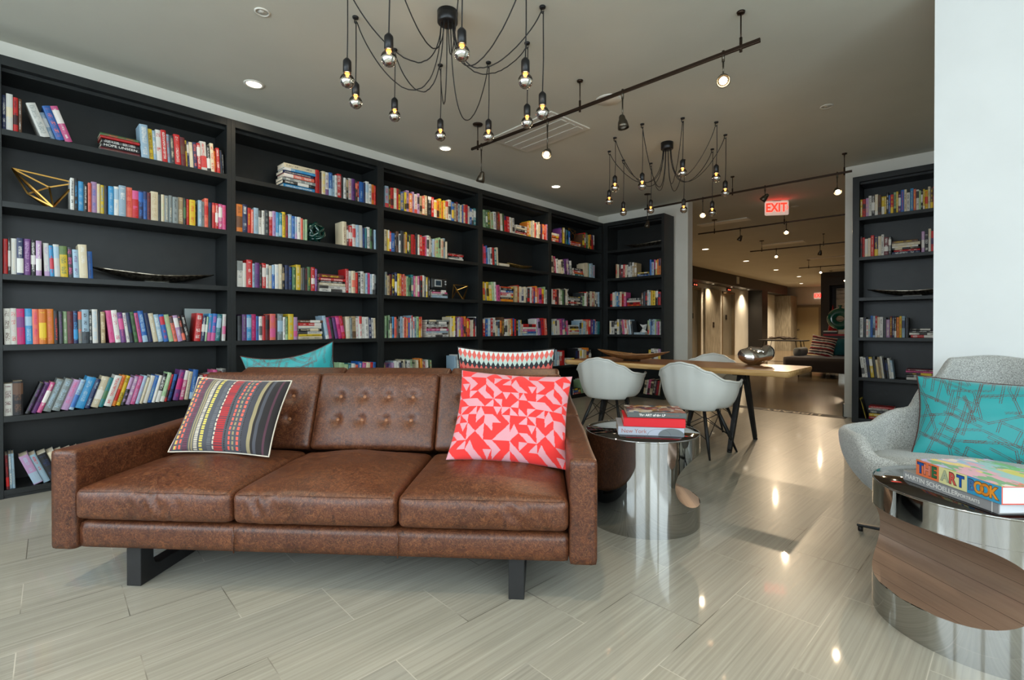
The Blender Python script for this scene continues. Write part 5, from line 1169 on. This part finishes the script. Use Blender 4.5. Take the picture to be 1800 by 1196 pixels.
# lobby sofa
ls = thing('lobby_sofa', 'low dark brown sofa on polished metal block feet in the lobby', 'sofa', (-2.0, 12.9, 0))
M_brn = tweed('dark_brown_wool', srgb(40, 32, 28), srgb(66, 52, 44), 120)
rbox(2.3, 1.35, .32, .03, .08).obj('seat_block', M_brn, ls, loc=(0, 0, .28)); rbox(1.5, .22, .34, .05, .06).obj('backrest', M_brn, ls, loc=(.4, .56, .6))
rbox(.16, .8, .2, .07, .05).obj('bolster', tweed('grey_wool', srgb(96, 96, 92), srgb(120, 120, 114), 100), ls, loc=(-1.0, .25, .53))
for x, y in ((-.98, -.6), (.05, -.62), (.98, -.6), (-.98, .6), (.98, .6)): MB().box(-.13, -.05, 0, .13, .05, .12).obj('block_foot', M_chrome, ls, loc=(x, y, 0))
stp = [C_(150, 30, 34), C_(214, 206, 190), C_(40, 32, 32), C_(226, 190, 170), C_(60, 40, 40)]
k1 = pillow('striped_knit_cushion', 'red, black and cream striped cushion leaning on the lobby sofa', .5, .5, .16, lambda u, v: stp[int(v * 17 + .3 * math.sin(u * 6)) % 5], M_geo, 60, 60)
place(k1, Vector((-2.52, 13.0, .675)), math.radians(12), math.radians(-24), math.radians(12))
k2 = pillow('dark_teal_cushion', 'dark teal velvet cushion on the lobby sofa behind the striped one', .62, .42, .16, lambda u, v: C_(20, 92, 98), M_geo, 30, 30)
place(k2, Vector((-2.08, 13.22, .66)), 0, math.radians(-18))
# hairpin side table with driftwood
hs = thing('hairpin_side_table', 'black wire legged side table with driftwood beside the lobby sofa', 'side table', (-3.75, 14.6, 0))
MB().box(-.55, -.35, .74, .55, .35, .765).obj('table_top', M_dark, hs)
for x, y in ((-.5, -.3), (.5, -.3), (-.5, .3), (.5, .3)): MB().tube([(x * .7, y * .8, .74), (x, y, 0), (x * .9, y * .5, .74)], .008, 6).obj('leg', M_black, hs)
MB().tube([(-.45, -.28, .2), (.45, -.28, .2)], .006, 6).obj('stretcher', M_black, hs)
R9 = random.Random(4)
for k in range(3):
    pts = [Vector((-.35 + .1 * i, -.2 + .17 * k + R9.uniform(-.03, .03), .05 + R9.uniform(0, .06))) for i in range(8)]
    tag(MB().tube(pts, [.012, .02, .026, .024, .028, .02, .014, .006], 8).obj('driftwood', noise_mat('dark_driftwood', srgb(50, 38, 28), srgb(84, 66, 48), 20, .8), loc=(-3.75, 14.6, .742)), ('longest', 'middle', 'front')[k] + ' dark piece of driftwood lying on the hairpin side table', 'driftwood', 'driftwood on the lobby side table')
# soft fill of the lobby's own fittings (large lit lobby beyond)
